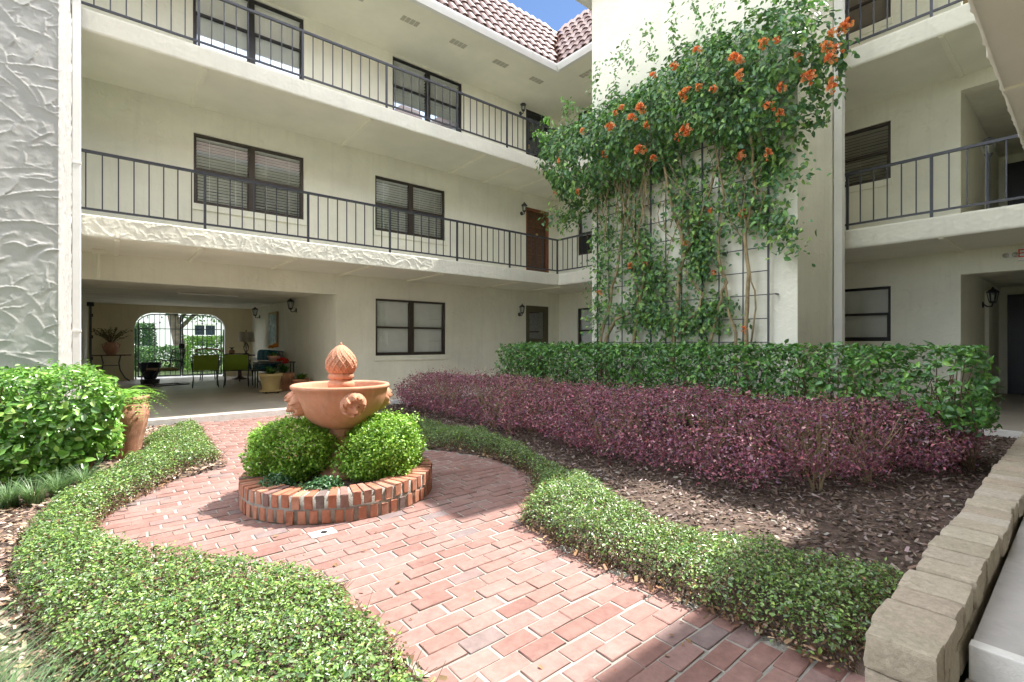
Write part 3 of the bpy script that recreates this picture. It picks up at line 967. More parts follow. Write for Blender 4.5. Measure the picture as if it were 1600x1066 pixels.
# corridors behind the openings
for fl, top_, k in ((F1, 2.5, 0), (F2, 5.35, 1)):
    MB().box(XB + .201, 1.36, fl - .1, 15.3, 1.5, top_).build('corridor_wall', 'wall', B)
    MB().box(XB + .201, -.55, fl - .1, 15.3, -.4, top_).build('corridor_wall', 'wall', B)
    MB().box(15.0, -.399, fl - .1, 15.2, 1.359, top_).build('corridor_end', 'wall', B)
    MB().box(XB + .201, -.399, top_ - .1, 14.999, 1.359, top_ - .001).build('corridor_ceiling', 'porch', B)
    if k: MB().box(XB + .201, -.399, fl - .1, 14.999, 1.359, fl - .002).build('corridor_floor', 'concrete', B)
    d = MB().box(14.94, -.1, fl + .004, 14.998, 1.22, fl + 2.14).build('door', 'darkdoor', B, False, .006)
    MB().box(14.925, .2, fl + 1.0, 14.939, .26, fl + 1.12).build('handle', 'brass', d)
    for y0, y1 in ((-.02, .52), (.62, 1.14)):
        for z0, z1 in ((.15, .95), (1.1, 2.0)):
            MB().box(14.932, y0, fl + z0, 14.9395, y1, fl + z1).build('door_panel', 'darkdoor', d, False, .003)
    MB().box(12.9, 1.30, fl + .001, 13.3, 1.359, fl + 2.1).build('corridor_pilaster', 'wall', B)
so = MB().box(8.43, 6.0, EV, XB - .002, 8.429, EV + .03).build('eave_soffit', 'soffit', B)
MB().box(8.43, -1.3, EV, XB - .002, 2.5, EV + .03).build('eave_soffit', 'soffit', B)
for y in (8.0, 7.0):
    v = MB()
    for k in range(4): v.box(8.95, y - .2 + k * .1, EV - .008, 9.1, y - .12 + k * .1, EV - .001)
    v.build('soffit_vent', 'vent', so)
MB().box(9.3, 6.0, EV - .014, 9.344, 8.36, EV - .001).build('soffit_batten', 'batten', B)
gutter(B, 'X', 8.425, 6.0, 8.32); gutter(B, 'X', 8.425, -1.3, 2.5)
MB().box(8.425, 6.0, EV - .004, 8.47, 8.423, EV + .13).build('fascia', 'trim', B)
MB().box(8.425, -1.3, EV - .004, 8.47, 2.5, EV + .13).build('fascia', 'trim', B)
rf = MB().add([(8.40, 8.40, EV + .13), (8.40, -1.3, EV + .13), (8.40 + RR, -1.3, EV + .13 + RH), (8.40 + RR, 8.40 + RR, EV + .13 + RH),
               (20, -1.3, EV + .13 + RH), (20, 24, EV + .13 + RH), (8.40 + RR, 24, EV + .13 + RH)], [(0, 1, 2, 3), (2, 4, 5, 6)]).build('roof', 'roof', B)
tiles_on(rf, (8.40, 9.7, EV + .14), (0, -1, 0), Vector((RR / sl, 0, RH / sl)), 14, 7, lambda p: p.y > 8.40 + (p.x - 8.40) - .05)

# ---------------------------------------------------------------- tower with the trellis
TX0, TY0, TY1 = 6.95, 2.5, 6.02
T = thing('stair_tower', 'tall blank cream stucco tower behind the flowering vine', 'tower', (8, 4.2, 0))
MB().box(TX0, TY0, -.1, 8.46, TY1, EV - .002).build('wall', 'wall', T)
ov = .40
ovx = .28
MB().box(TX0 - ovx, TY0 - ov, EV + .002, 8.34, TY1 + ov, EV + .14).build('eave', 'trim', T)
MB().add([(TX0 - ovx, TY0 - ov, EV + .142), (8.34, TY0 - ov, EV + .142), (8.34, TY1 + ov, EV + .142), (TX0 - ovx, TY1 + ov, EV + .142),
          (TX0 + .7, TY0 + .5, EV + 1.5), (8.34, TY0 + .5, EV + 1.5), (8.34, TY1 - .5, EV + 1.5), (TX0 + .7, TY1 - .5, EV + 1.5)],
         [(0, 1, 5, 4), (1, 2, 6, 5), (2, 3, 7, 6), (3, 0, 4, 7), (4, 5, 6, 7)]).build('roof', 'roof', T)

def downspout(parent, x, y, z0, z1, w, d, joints):
    mb = MB().box(x - w / 2, y - d / 2, z0, x + w / 2, y + d / 2, z1)
    ds = mb.build('downspout', 'trim', parent, False, .008)
    for z in joints:
        MB().box(x - w / 2 - .006, y - d / 2 - .006, z - .012, x + w / 2 + .006, y + d / 2 + .006, z + .012).build('strap', 'trim', ds)
downspout(T, 8.33, 2.43, .1, EV, .13, .11, (1.5, 3.6, 5.8))

# ---------------------------------------------------------------- near tower at the left edge
Lt = thing('stair_tower', 'rough trowelled grey-white stucco tower at the left edge', 'tower', (-1.3, 7.6, 0))
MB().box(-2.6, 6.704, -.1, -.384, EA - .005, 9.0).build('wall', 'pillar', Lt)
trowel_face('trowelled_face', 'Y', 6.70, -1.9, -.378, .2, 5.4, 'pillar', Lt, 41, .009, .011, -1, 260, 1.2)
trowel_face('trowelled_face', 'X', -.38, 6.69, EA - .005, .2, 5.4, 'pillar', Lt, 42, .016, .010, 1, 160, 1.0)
downspout(Lt, -.325, 8.56, .1, 7.8, .085, .10, (1.35, 3.55))

# ---------------------------------------------------------------- wings that close the courtyard behind and beside the camera
E_ = thing('apartment_building', 'cream wing overhead at the right edge, underside of its gallery showing', 'building', (3, -1.4, 0))
opsE = [(x, x + 1.8, z, z + 1.27) for x in (-4.5, -1, 4.5) for z in (.9, 3.68, 6.47)]
w = wall_mesh('Y', -1.5, .2, -6, XB, -.1, EV, opsE); w.build('wall', 'wall', E_)
for o in opsE:
    MB().box(o[0] + .02, -1.46, o[2] + .02, o[1] - .02, -1.42, o[3] - .02).build('window', 'navy', E_)
for z0, z1 in ((S2, F2), (S3, F3)):
    slab(E_, -6, -1.299, EB - .002, .34, z0, z1)
    for x in (1.2, 3.93, 6.6):
        MB().box(x - .03, -1.29, z0 - .016, x + .03, .335, z0 - .001).build('soffit_batten', 'batten', E_)
trowel_face('slab_edge', 'Y', .34, 1.5, EB - .02, S2 - .014, F2, 'slab', E_, 51, .018, .008, 1, 160, .75)
MB().box(-6, -1.299, EV, 8.424, .40, EV + .03).build('eave_soffit', 'soffit', E_)
gutter(E_, 'Y', .40, -6, 8.40, 1)
MB().box(-6, .355, EV - .004, 8.42, .399, EV + .13).build('fascia', 'trim', E_)
MB().add([(-6, .42, EV + .13), (8.40, .42, EV + .13), (8.40, -.68, EV + 1.9), (-6, -.68, EV + 1.9), (8.40, -12, EV + 1.9), (-6, -12, EV + 1.9)], [(0, 1, 2, 3), (3, 2, 4, 5)]).build('roof', 'roof', E_)
for x in (-4, 8.6):
    MB().box(x - .06, .18, .0, x + .06, .30, S2 - .002).build('post', 'trim', E_)

# ---------------------------------------------------------------- lanterns and signs on the walls
def lantern(label, pos, out, s=1.0, lit=False, group='black carriage lanterns on the walls'):
    """carriage lantern; pos = wall point at mid height, out = unit vector away from the wall"""
    ox, oy = out; rz = math.atan2(oy, ox)
    t = thing('wall_lantern', label, 'lantern', pos, rz, group)
    def L(mb, name, mat, sm=False, par=t):
        return mb.build(name, mat, par, sm, 0, False)
    pl = MB().lathe([(0, 0), (.05 * s, .001), (.052 * s, .012), (.02 * s, .025), (0, .026)], 14)
    pl.v = [(z, y, x - .10 * s) for x, y, z in pl.v]
    L(pl, 'back_plate', 'iron')
    L(MB().tube([(.02, 0, -.10 * s), (.06 * s, 0, -.135 * s), (.11 * s, 0, -.13 * s), (.12 * s, 0, -.08 * s)], .011 * s, 8), 'arm', 'iron', True)
    cx = .12 * s
    L(MB().lathe([(.0, -.085), (.03, -.085), (.045, -.06), (.05, -.05), (.0, -.05)] if s == 1 else [(0, -.085 * s), (.03 * s, -.085 * s), (.045 * s, -.06 * s), (.05 * s, -.05 * s), (0, -.05 * s)], 6, (cx, 0, 0)), 'base', 'iron')
    L(MB().lathe([(.045 * s, -.05 * s), (.068 * s, .09 * s)], 6, (cx, 0, 0), True), 'glass', 'glassx')
    cg = MB()
    for k in range(6):
        a = 2 * PI * k / 6
        cg.tube([(cx + .046 * s * math.cos(a), .046 * s * math.sin(a), -.05 * s), (cx + .069 * s * math.cos(a), .069 * s * math.sin(a), .09 * s)], .0055 * s, 5)
    L(cg, 'cage', 'iron')
    L(MB().lathe([(.082 * s, .088 * s), (.078 * s, .10 * s), (.04 * s, .135 * s), (.018 * s, .15 * s), (.012 * s, .17 * s), (.0, .185 * s)], 6, (cx, 0, 0)), 'roof', 'iron')
    L(MB().tube([(cx, 0, -.05 * s), (cx, 0, .05 * s)], .012 * s, 6), 'candle', 'blind')
lantern('black wall lantern beside the ground-floor door behind the hedge', (8.78, YA - .002, 2.08), (0, -1), 1.05)
lantern('black wall lantern beside the carved wooden door on the middle gallery', (8.86, YA - .002, 4.9), (0, -1), 1.05)
lantern('black wall lantern beside the dark door on the top gallery', (8.82, YA - .002, 7.68), (0, -1), 1.05)
lantern('black lantern high on the porch side wall, nearest the courtyard', (3.698, 13.1, 2.13), (-1, 0), 1.15)
lantern('black lantern on the porch side wall, above the lamp near the gate', (3.698, 17.0, 2.13), (-1, 0), 1.15)
lantern('black lantern inside the ground-floor doorway passage at right', (12.6, 1.358, 2.02), (0, -1), 1.15)

sp = thing('standing_lantern', 'black post lantern behind the gallery railing at upper right', 'lantern', (10.05, 1.02, F2))
MB().lathe([(.09, 0), (.09, .02), (.03, .05), (.024, .08), (.024, 1.02), (.035, 1.04), (.05, 1.08), (.0, 1.085)], 14, (10.05, 1.02, F2)).build('post', 'iron', sp, True)
MB().lathe([(.05, 1.09), (.10, 1.24)], 8, (10.05, 1.02, F2), True).build('glass', 'glassx', sp)
MB().lathe([(.115, 1.238), (.10, 1.26), (.04, 1.31), (0, 1.33)], 8, (10.05, 1.02, F2)).build('cap', 'iron', sp)

ex = thing('exit_sign', 'white exit sign with red letters above the passage at right edge', 'sign', (XB, .9, 2.5))
MB().box(XB - .05, .40, 2.40, XB - .002, .73, 2.60).build('housing', 'trim', ex, False, .006)
cu = bpy.data.curves.new('exit_text', 'FONT'); cu.body = 'EXIT'; cu.size = .17; cu.align_x = 'CENTER'; cu.align_y = 'CENTER'; cu.extrude = .002
to = bpy.data.objects.new('exit_text', cu); COL.objects.link(to)
bpy.context.view_layer.update()
me = bpy.data.meshes.new_from_object(to.evaluated_get(bpy.context.evaluated_depsgraph_get()))
bpy.data.objects.remove(to)
me.transform(Matrix.Translation((XB - .0535, .565, 2.5)) @ Matrix.Rotation(R(-90), 4, 'Z') @ Matrix.Rotation(R(90), 4, 'X'))
me.materials.clear(); me.materials.append(M['red'])
link('lettering', me, ex)
MB().box(XB - .04, .77, 2.455, XB - .002, .84, 2.53).build('emergency_light', 'trim', ex, False, .01)
for y in (.755, .855):
    lh = MB().lathe([(.0, -.03), (.03, -.03), (.036, .02), (0, .021)], 12)
    lh.v = [(XB - .06 - z, y + x, 2.49 + yy) for x, yy, z in lh.v]
    lh.build('lamp_head', 'drain', ex, True)

# ================================================================== BRICK PLANTER AND FOUNTAIN
PR, PIN = 0.717, 0.525
pl = thing('brick_planter', 'low round red brick planter ring in the middle of the plaza', 'planter', (CX, CY, 0))
MB().lathe([(PIN + .01, .0), (PR - .005, .0), (PR - .007, .182), (PIN + .01, .182), (PIN + .01, 0)], 72, (CX, CY, 0), True).build('mortar', 'mortar', pl, True)
nb = 58
rbm = []
for k in range(5):
    # a brick on edge, wedge shaped to follow the ring: radial length along x
    wo2, wi = 2 * PI * PR / nb - .024, 2 * PI * PIN / nb - .010
    h = .088
    mb = MB().add([(PIN, -wi / 2, 0), (PR, -wo2 / 2, 0), (PR, wo2 / 2, 0), (PIN, wi / 2, 0), (PIN, -wi / 2, h), (PR, -wo2 / 2, h), (PR, wo2 / 2, h), (PIN, wi / 2, h)],
                  [(3, 2, 1, 0), (4, 5, 6, 7), (0, 1, 5, 4), (1, 2, 6, 5), (2, 3, 7, 6), (3, 0, 4, 7)])
    me = mb.mesh('brick', 'ringbrick', False, .006, 2)
    for v in me.vertices:
        v.co += Vector((random.uniform(-.003, .003), random.uniform(-.002, .002), random.uniform(-.002, .002)))
    rbm.append(me)
for row in (0, 1):
    for k in range(nb):
        o = link('brick', random.choice(rbm), pl, False)
        o.location = (random.uniform(-.004, .004), 0, (.001, .104)[row] + random.uniform(-.002, .002))
        o.rotation_euler = (random.uniform(-.02, .02), random.uniform(-.006, .006), 2 * PI * (k + .5 * row) / nb + random.uniform(-.006, .006))
MB().lathe([(0.0, .13), (.3, .14), (.53, .12)], 40, (CX, CY, 0), True).build('potting_soil', 'soil', pl, True)

FT = thing('garden_fountain', 'terracotta bowl fountain with lion masks and a pineapple on top', 'fountain', (CX, CY, .13))
def FB(mb, name, mat='terra', sm=True, par=FT):
    return mb.build(name, mat, par, sm, 0, True)
fc = (CX, CY, 0)
FB(MB().lathe([(.0, .12), (.17, .12), (.17, .17), (.15, .19), (.125, .22), (.085, .32), (.072, .40), (.078, .46), (.10, .50), (.10, .53), (0, .535)], 32, fc), 'pedestal')
BR = .40
prof = [(.0, .515), (.11, .517), (.17, .535), (.24, .575), (.305, .635), (.352, .705), (.378, .775), (.390, .83), (.402, .838), (.406, .85), (.404, .862), (.392, .868), (.375, .865), (.362, .85), (.35, .78), (.30, .69), (.2, .63), (0, .61)]
prof = [(r_ * .93, z_) for r_, z_ in prof]
FB(MB().lathe(prof, 72, fc), 'bowl')
FB(MB().lathe([(0, .60), (.07, .60), (.075, .80), (.10, .84), (.105, .865), (.098, .885), (.085, .895), (.085, .905), (0, .906)], 28, fc), 'finial_base')
# petals of the collar
cl = MB()
for k in range(9):
    a = 2 * PI * k / 9
    for t0 in range(1):
        pts = []
        for s_, w_, z_ in ((.075, .020, .90), (.100, .034, .915), (.098, .034, .94), (.082, .022, .965)):
            for d in (-1, 0, 1):
                pts.append((fc[0] + s_ * math.cos(a) * (1.0 if d == 0 else .93) - d * w_ * math.sin(a), fc[1] + s_ * math.sin(a) * (1.0 if d == 0 else .93) + d * w_ * math.cos(a), z_))
        fs = []
        for i in range(3):
            for j in range(2):
                fs.append((i * 3 + j, i * 3 + j + 1, (i + 1) * 3 + j + 1, (i + 1) * 3 + j))
        cl.add(pts, fs)
cl.lathe([(.078, .90), (.08, .93), (.07, .965)], 24, fc)
FB(cl, 'leaf_collar')
# pineapple with a lattice of ribs
nu, nv = 180, 90
TH, ZZ = np.meshgrid(np.linspace(0, 2 * PI, nu), np.linspace(0, 1, nv), indexing='ij')
base_r = .114 * np.clip(np.sin(np.clip(.16 + .84 * ZZ, 0, 1) ** .80 * PI), 0, 1) ** .62 + .003
n1 = np.abs(np.sin(7 * TH / 1 + ZZ * 9.5)); n2 = np.abs(np.sin(7 * TH - ZZ * 9.5))
rib = np.exp(-(n1 / .30) ** 2) + np.exp(-(n2 / .30) ** 2)
rr = base_r * (.95 + .10 * np.clip(rib, 0, 1.1) + .05 * n1 * n2)
Vp = np.stack([fc[0] + rr * np.cos(TH), fc[1] + rr * np.sin(TH), .955 + ZZ * .225], -1).reshape(-1, 3)
link('pineapple', np_mesh('pineapple', Vp, grid_faces(nu, nv), 'terra', True), FT)
FB(MB().lathe([(.018, 1.165), (.008, 1.19), (0, 1.205)], 10, fc), 'pineapple_tip')
# lion masks
def lion():
    n = 64
    Uu, Vv_ = np.meshgrid(np.linspace(-1, 1, n), np.linspace(-1, 1, n), indexing='ij')
    rr = np.sqrt(Uu ** 2 + Vv_ ** 2); an = np.arctan2(Vv_, Uu)
    dome = np.sqrt(np.clip(1 - rr ** 2, 0, 1)) * .55
    nz = noise3(np.stack([Uu.ravel(), Vv_.ravel(), 0 * Uu.ravel()], 1), 5, 131, 3).reshape(Uu.shape)
    mane = (.22 + .12 * (Vv_ > 0)) * np.exp(-((rr - .76) / .20) ** 2) * (1 + .45 * np.sin(an * 9 + 5 * rr + 2.2 * nz)) + .10 * nz * (rr > .5)
    g = lambda x, y, sx, sy, h: h * np.exp(-((Uu - x) / sx) ** 2 - ((Vv_ - y) / sy) ** 2)
    face = g(0, 0, .5, .6, .25) + g(0, -.12, .16, .32, .40) + g(0, -.28, .26, .16, .24) + g(.24, .22, .16, .08, .16) + g(-.24, .22, .16, .08, .16) \
        - g(.23, .08, .09, .06, .20) - g(-.23, .08, .09, .06, .20) - g(0, -.47, .20, .055, .22) + g(0, -.62, .22, .10, .20) + g(.4, .45, .12, .12, .2) + g(-.4, .45, .12, .12, .2) + g(.32, -.1, .13, .16, .12) + g(-.32, -.1, .13, .16, .12)
    h = (dome + mane + face) * (rr < 1)
    h = np.where(rr < 1, h, -.15)
    return Uu, Vv_, h
U_, V_, H_ = lion()
toc = math.atan2(-CY, -CX)
for k in range(4):
    a = toc + R(15) + k * PI / 2
    tilt = R(22)
    rad = .322; zc = .735; s_ = .098
    er = Vector((math.cos(a), math.sin(a), 0)); et = Vector((-math.sin(a), math.cos(a), 0))
    nrm = er * math.cos(tilt) - Vector((0, 0, 1)) * math.sin(tilt); upv = er * math.sin(tilt) + Vector((0, 0, 1)) * math.cos(tilt)
    c0 = Vector((fc[0], fc[1], zc)) + er * rad
    Pm = np.array(c0)[None] + U_.ravel()[:, None] * np.array(et)[None] * s_ + V_.ravel()[:, None] * np.array(upv)[None] * s_ * 1.08 + H_.ravel()[:, None] * np.array(nrm)[None] * s_ * .78
    link('lion_mask', np_mesh('lion_mask', Pm, grid_faces(64, 64), 'terra', True), FT)

dc = thing('drain_cover', 'small square pale drain cover set in the bricks before the planter', 'drain cover', (1.03, 3.10, 0))
MB().box(.955, 3.05, -.02, 1.11, 3.155, .006).build('plate', 'drain', dc, False, .003)
MB().lathe([(0, 0), (.02, 0), (.02, .003), (0, .0035)], 16, (1.04, 3.10, .0065)).build('lid', 'dark', dc)

# ================================================================== STONE EDGING
ke = thing('stone_edging', 'low edging wall of tumbled tan stone blocks along the walkway', 'edging', (1.95, .41, 0))
x = 1.93; k = 0
cuts = [1.95, 2.09, 2.32, 2.48, 2.71, 2.87, 3.04, 3.25, 3.47, 3.64, 3.82, 3.99, 4.16, 4.33, 4.53, 4.73]
while cuts[-1] < 8.5: cuts.append(cuts[-1] + random.uniform(.15, .25))
def stone_mesh(l, w, h, b=.013):
    mb = MB().box(0, 0, 0, l, w, h)
    me = mb.mesh('stone', None)
    bm = bmesh.new(); bm.from_mesh(me)
    bmesh.ops.subdivide_edges(bm, edges=list(bm.edges), cuts=6, use_grid_fill=True)
    nzs = random.randint(0, 40)
    nzv = noise3(np.array([tuple(v.co) for v in bm.verts]) + random.uniform(0, 9), 14, 140 + nzs % 8, 2)
    for vi, v in enumerate(bm.verts):
        c = v.co
        e = [min(c.x, l - c.x) < 1e-4, min(c.y, w - c.y) < 1e-4, min(c.z, h - c.z) < 1e-4]
        if sum(e) >= 2:
            k = (.28 if sum(e) == 2 else .42) * b
            if e[0]: c.x += k if c.x < l / 2 else -k
            if e[1]: c.y += k if c.y < w / 2 else -k
            if e[2]: c.z += k if c.z < h / 2 else -k
        v.co += Vector([random.uniform(-.0012, .0012) for _ in range(3)]) + (Vector((c.x - l / 2, c.y - w / 2, c.z - h / 2)).normalized() * nzv[vi] * .0045)
    bm.to_mesh(me); bm.free()
    me.materials.append(M['stone'])
    return me
for a, b in zip(cuts[:-1], cuts[1:]):
    wj = random.uniform(-.012, .012)
    o = link('stone', stone_mesh(b - a - .012, .205 + wj, .115 + random.uniform(-.006, .008)), ke, True)
    o.location = (a, .305 - wj / 2 + random.uniform(-.008, .008), .108)
    o.rotation_euler = (random.uniform(-.02, .02), random.uniform(-.02, .02), random.uniform(-.03, .03))
x = 1.96
while x < 8.4:
    l = random.uniform(.17, .26)
    o = link('stone', stone_mesh(l - .006, .19, .125), ke, True)
    o.location = (x, .312, -.02)
    x += l

# ================================================================== PLANTS
def fuzz(P, s=.018):
    return P + np.clip(RNG.normal(size=P.shape), -1.4, 1.4) * s * (RNG.random((len(P), 1)) ** 2) * 1.6

def rand_n(N, out=.6, up=.5, rnd=.75):
    Q = N * out + np.array([0, 0, up]) + RNG.normal(size=N.shape) * rnd
    return Q

POLY_R = [(2.04, .52), (2.03, 1.24), (2.0, 1.9), (2.08, 2.42), (2.45, 2.70), (2.84, 3.16), (3.02, 3.65), (3.02, 4.2), (2.82, 4.75), (2.46, 5.25), (2.3, 5.6), (2.3, 7.6),
          (2.85, 7.6), (2.95, 6.3), (3.3, 5.5), (3.5, 4.7), (3.35, 3.8), (3.15, 3.2), (2.98, 2.6), (2.72, 1.9), (2.64, 1.42), (2.70, 1.0), (2.95, .53)]
POLY_L = [(.88, .8), (.84, 1.6), (.86, 2.25), (.63, 2.64), (.19, 3.18), (-.03, 3.65), (-.09, 4.09), (.14, 4.62), (.48, 5.18), (.88, 5.58), (.93, 7.6),
          (.85, 7.65), (.3, 7.05), (.3, 6.25), (.0, 5.5), (-.26, 4.93), (-.40, 4.2), (-.38, 3.6), (-.32, 3.06), (-.18, 2.42), (.01, 1.81), (.13, .8)]
JCOL = [(.13, .23, .055), (.19, .31, .075), (.075, .15, .05), (.30, .42, .11), (.21, .28, .15)]

def ground_cover(name, poly, height, n, nlow, label, seed, size=.0168):
    pl_ = np.array(poly)
    def depth(P):
        d = poly_dist(P[:, :2], poly) + .035 * noise3(P * np.array([1, 1, 0]), 6, seed, 2)
        h = height * (1 - np.exp(-np.maximum(d, 0) / .045)) + .035 * noise3(P * np.array([1, 1, 0]), 3.4, seed + 1, 2) + .03 * noise3(P * np.array([1, 1, 0]), 14, seed + 2, 2)
        return smin(d * 1.0, (h - P[:, 2]), P[:, 2] * 3 + .05)
    lo = [pl_[:, 0].min() - .1, pl_[:, 1].min() - .1, .01]; hi = [pl_[:, 0].max() + .1, pl_[:, 1].max() + .1, height + .06]
    P, N = shell_points(n, lo, hi, depth, .040)
    P = fuzz(P, .016); P[:, 2] = np.maximum(P[:, 2], .01)
    far = np.hypot(P[:, 0], P[:, 1])
    size = size * RNG.choice([.7, 1.0, 1.35], len(P), p=[.4, .45, .15])
    Q = rand_n(N, .45, .75, .55)
    c = palette(len(P), JCOL, [3, 3, 2, 1.2, 1.2])
    hz = P[:, 2] / height
    dry = (RNG.random(len(P)) < np.clip(1.1 - hz * 1.6, .07, .9))
    c[dry] = palette(int(dry.sum()), [(.16, .09, .05), (.22, .13, .07), (.10, .06, .035)])
    V1, F1_, C1 = leaf_arrays(P, Q, size, c, aspect=.55)
    # little upright shoots
    o = link(name, np_mesh(name, V1, F1_, 'leafg', False, C1))
    tag(o, label, None, None, 'stuff')
    # twiggy underside
    tw = MB()
    k = 0
    cand = RNG.uniform(lo, hi, (nlow * 6, 3)); dd = poly_dist(cand[:, :2], poly)
    cand = cand[(dd > .01) & (dd < .16)][:nlow]
    for p in cand:
        a = random.uniform(0, 6.28); l = random.uniform(.04, .11)
        tw.tube([(p[0], p[1], .005), (p[0] + .4 * l * math.cos(a), p[1] + .4 * l * math.sin(a), l * .7), (p[0] + l * math.cos(a), p[1] + l * math.sin(a), l * 1.2)], [.0022, .0018, .001], 3, False)
    tg = tw.build('twigs', 'stem', o); tag(tg, kind='stuff')
    return o
ground_cover('jasmine_ground_cover', POLY_R, .185, 84000, 1800, 'small-leaved low ground cover band along the right side of the brick path', 11)
ground_cover('jasmine_ground_cover', POLY_L, .185, 88000, 1800, 'small-leaved low ground cover band curving along the left side of the path', 21)

# --- bark mulch and dry leaves
def mulch(n, x0, x1, y0, y1, size, label, cols, rule, name='bark_mulch', up=1.2):
    P = RNG.uniform([x0, y0, 0], [x1, y1, 1], (n * 3, 3))
    ok = rule(P[:, :2])
    P = P[ok][:n]
    P[:, 2] = .022 + .018 * noise3(P * np.array([1, 1, 0]), 3.0, 5, 3) + RNG.uniform(.0, .022, len(P))
    Q = np.array([0, 0, up]) + RNG.normal(size=P.shape) * .35
    c = palette(len(P), cols, vary=.35)
    o = leaves(name, P, Q, size, c, 'chip', None, aspect=.42, shape='chip')
    tag(o, label, None, None, 'stuff')
MC = [(.15, .105, .08), (.21, .16, .135), (.10, .068, .054), (.28, .235, .215), (.17, .125, .10), (.08, .055, .043)]
inpath = lambda Q: np.array([path_inside(a, b, .03) for a, b in Q])
mulch(44000, 2.3, 8.6, .53, 8.5, .036, 'brown bark mulch over the bed at right', MC, lambda Q: ~inpath(Q) & (poly_dist(Q, POLY_R) < .04) & (Q[:, 0] > 2.2))
mulch(20000, -2.2, .95, .8, 8.4, .040, 'pale brown bark mulch over the bed at left', [(.30, .21, .155), (.36, .27, .21), (.2, .13, .09), (.42, .34, .28)], lambda Q: ~inpath(Q) & (poly_dist(Q, POLY_L) < .05) & (Q[:, 0] < 1))
def edge_rule(Q):
    dR = poly_dist(Q, POLY_R); dL = poly_dist(Q, POLY_L)
    return ((np.abs(dR + .0) < .055) & (Q[:, 0] < 3.05)) | ((np.abs(dL) < .045))
mulch(3800, -.6, 3.1, .6, 7.6, .034, 'dry brown leaves littered along the planting edges', [(.20, .12, .065), (.28, .19, .11), (.13, .075, .045), (.36, .27, .17)], edge_rule, 'leaf_litter', .9)

Pf = RNG.uniform([0, .6, .004], [3.0, 6.5, .008], (160, 3))
Pf = Pf[np.array([path_inside(a, b, -.05) and math.hypot(a - CX, b - CY) > .75 for a, b in Pf[:, :2]])]
tag(leaves('fallen_leaves', Pf, np.array([0, 0, 1.2]) + RNG.normal(size=Pf.shape) * .2, RNG.choice([.012, .02, .03], len(Pf)), palette(len(Pf), [(.30, .18, .09), (.5, .42, .3), (.16, .09, .05), (.38, .14, .08)]), 'chip', None, aspect=.5), 'few small dry leaves lying on the brick path', None, None, 'stuff')

def stems_mesh(pts_base, top_fn, r=.007, n=4):
    mb = MB()
    for (x, y) in pts_base:
        for q in range(n):
            tx, ty, tz = top_fn(x, y)
            mx = (x + tx) / 2 + random.uniform(-.05, .05); my = (y + ty) / 2 + random.uniform(-.05, .05)
            mb.tube([(x + random.uniform(-.03, .03), y + random.uniform(-.03, .03), .0), (mx, my, tz * .5), (tx, ty, tz)], [r * 1.2, r, r * .5], 5, False)
    return mb

# --- purple loropetalum hedge
POLY_P = [(4.05, 8.35), (3.80, 7.2), (3.78, 5.4), (3.76, 4.2), (3.66, 3.3), (3.50, 2.4), (3.72, 1.62), (4.45, 1.02), (5.3, .78), (6.2, .70), (6.75, .78),
          (6.4, 1.5), (5.6, 2.4), (5.35, 3.5), (5.35, 5), (5.25, 7), (4.9, 8.25)]
def dP(P):
    d = poly_dist(P[:, :2], POLY_P) + .15 * noise3(P * np.array([1, 1, 1.0]), 2.4, 61, 2) + .09 * noise3(P, 10, 65, 2)
    top_ = .69 + .06 * noise3(P * np.array([1, 1, 0]), 1.8, 62, 2) + .06 * noise3(P * np.array([1, 1, 0]), 11, 63, 2)
    rnd_ = top_ - .34 * np.exp(-np.maximum(d, 0) / .28)
    low = .13 + .07 * noise3(P * np.array([1, 1, 0]), 5, 64, 2)
    flare = np.minimum(1, .55 + P[:, 2])      # foliage hangs wider above
    return smin(d - .14 * np.clip(.35 - P[:, 2], 0, 1) / .35, rnd_ - P[:, 2], (P[:, 2] - low) * 1.5)
PH = thing('loropetalum_hedge', 'long low purple-leaved hedge in front of the green hedge', 'hedge', (4.7, 4.5, 0))
P, N = shell_points(92000, [3.2, .5, .02], [7.0, 8.6, .85], dP, .055)
P = fuzz(P, .055)
Q = rand_n(N, .6, .6, .6)
c = palette(len(P), [(.26, .085, .14), (.33, .11, .165), (.17, .06, .10), (.46, .16, .20), (.26, .145, .22), (.54, .32, .34), (.15, .16, .07), (.13, .065, .045)], [4, 4, 2.5, 2.5, 3, 1.8, 1, 1], .4)
tag(leaves('foliage', P, Q, RNG.choice([.018, .026, .034], len(P), p=[.35, .4, .25]), c, 'leafp', PH, aspect=.5), kind='stuff')
bases = []
while len(bases) < 60:
    q = RNG.uniform([3.5, .8], [6.2, 8.3]);
    if poly_dist(q[None], POLY_P)[0] > .22: bases.append(tuple(q))
sm = stems_mesh(bases, lambda x, y: (x + random.uniform(-.3, .3), y + random.uniform(-.3, .3), random.uniform(.4, .74)), .005, 9)
tag(sm.build('stems', 'vine', PH), kind='stuff')

# --- tall green hedge before the tower
GH = thing('green_hedge', 'clipped glossy green hedge before the cream tower', 'hedge', (6, 4, 0))
def dG(P):
    n_ = .055 * noise3(P, 3.5, 71, 3) + .03 * noise3(P, 11, 72, 2)
    thin = .13 * np.clip((2.2 - P[:, 1]) / 1.2, 0, 1)
    lo_ = .24 + .22 * np.clip((2.8 - P[:, 1]) / 1.6, 0, 1) + .10 * noise3(P * np.array([1, 1, 0]), 4, 73, 2)
    return smin(P[:, 0] - 5.62 + n_, 6.38 - P[:, 0] + n_, P[:, 1] - .62 + n_ * 2, 7.25 - P[:, 1] + n_, 1.155 - P[:, 2] + n_ * .45, (P[:, 2] - lo_) * 1.3)
P, N = shell_points(20000, [5.5, .4, .05], [6.5, 7.4, 1.25], dG, .075)
P = fuzz(P, .026); P[:, 2] = np.minimum(P[:, 2], 1.18)
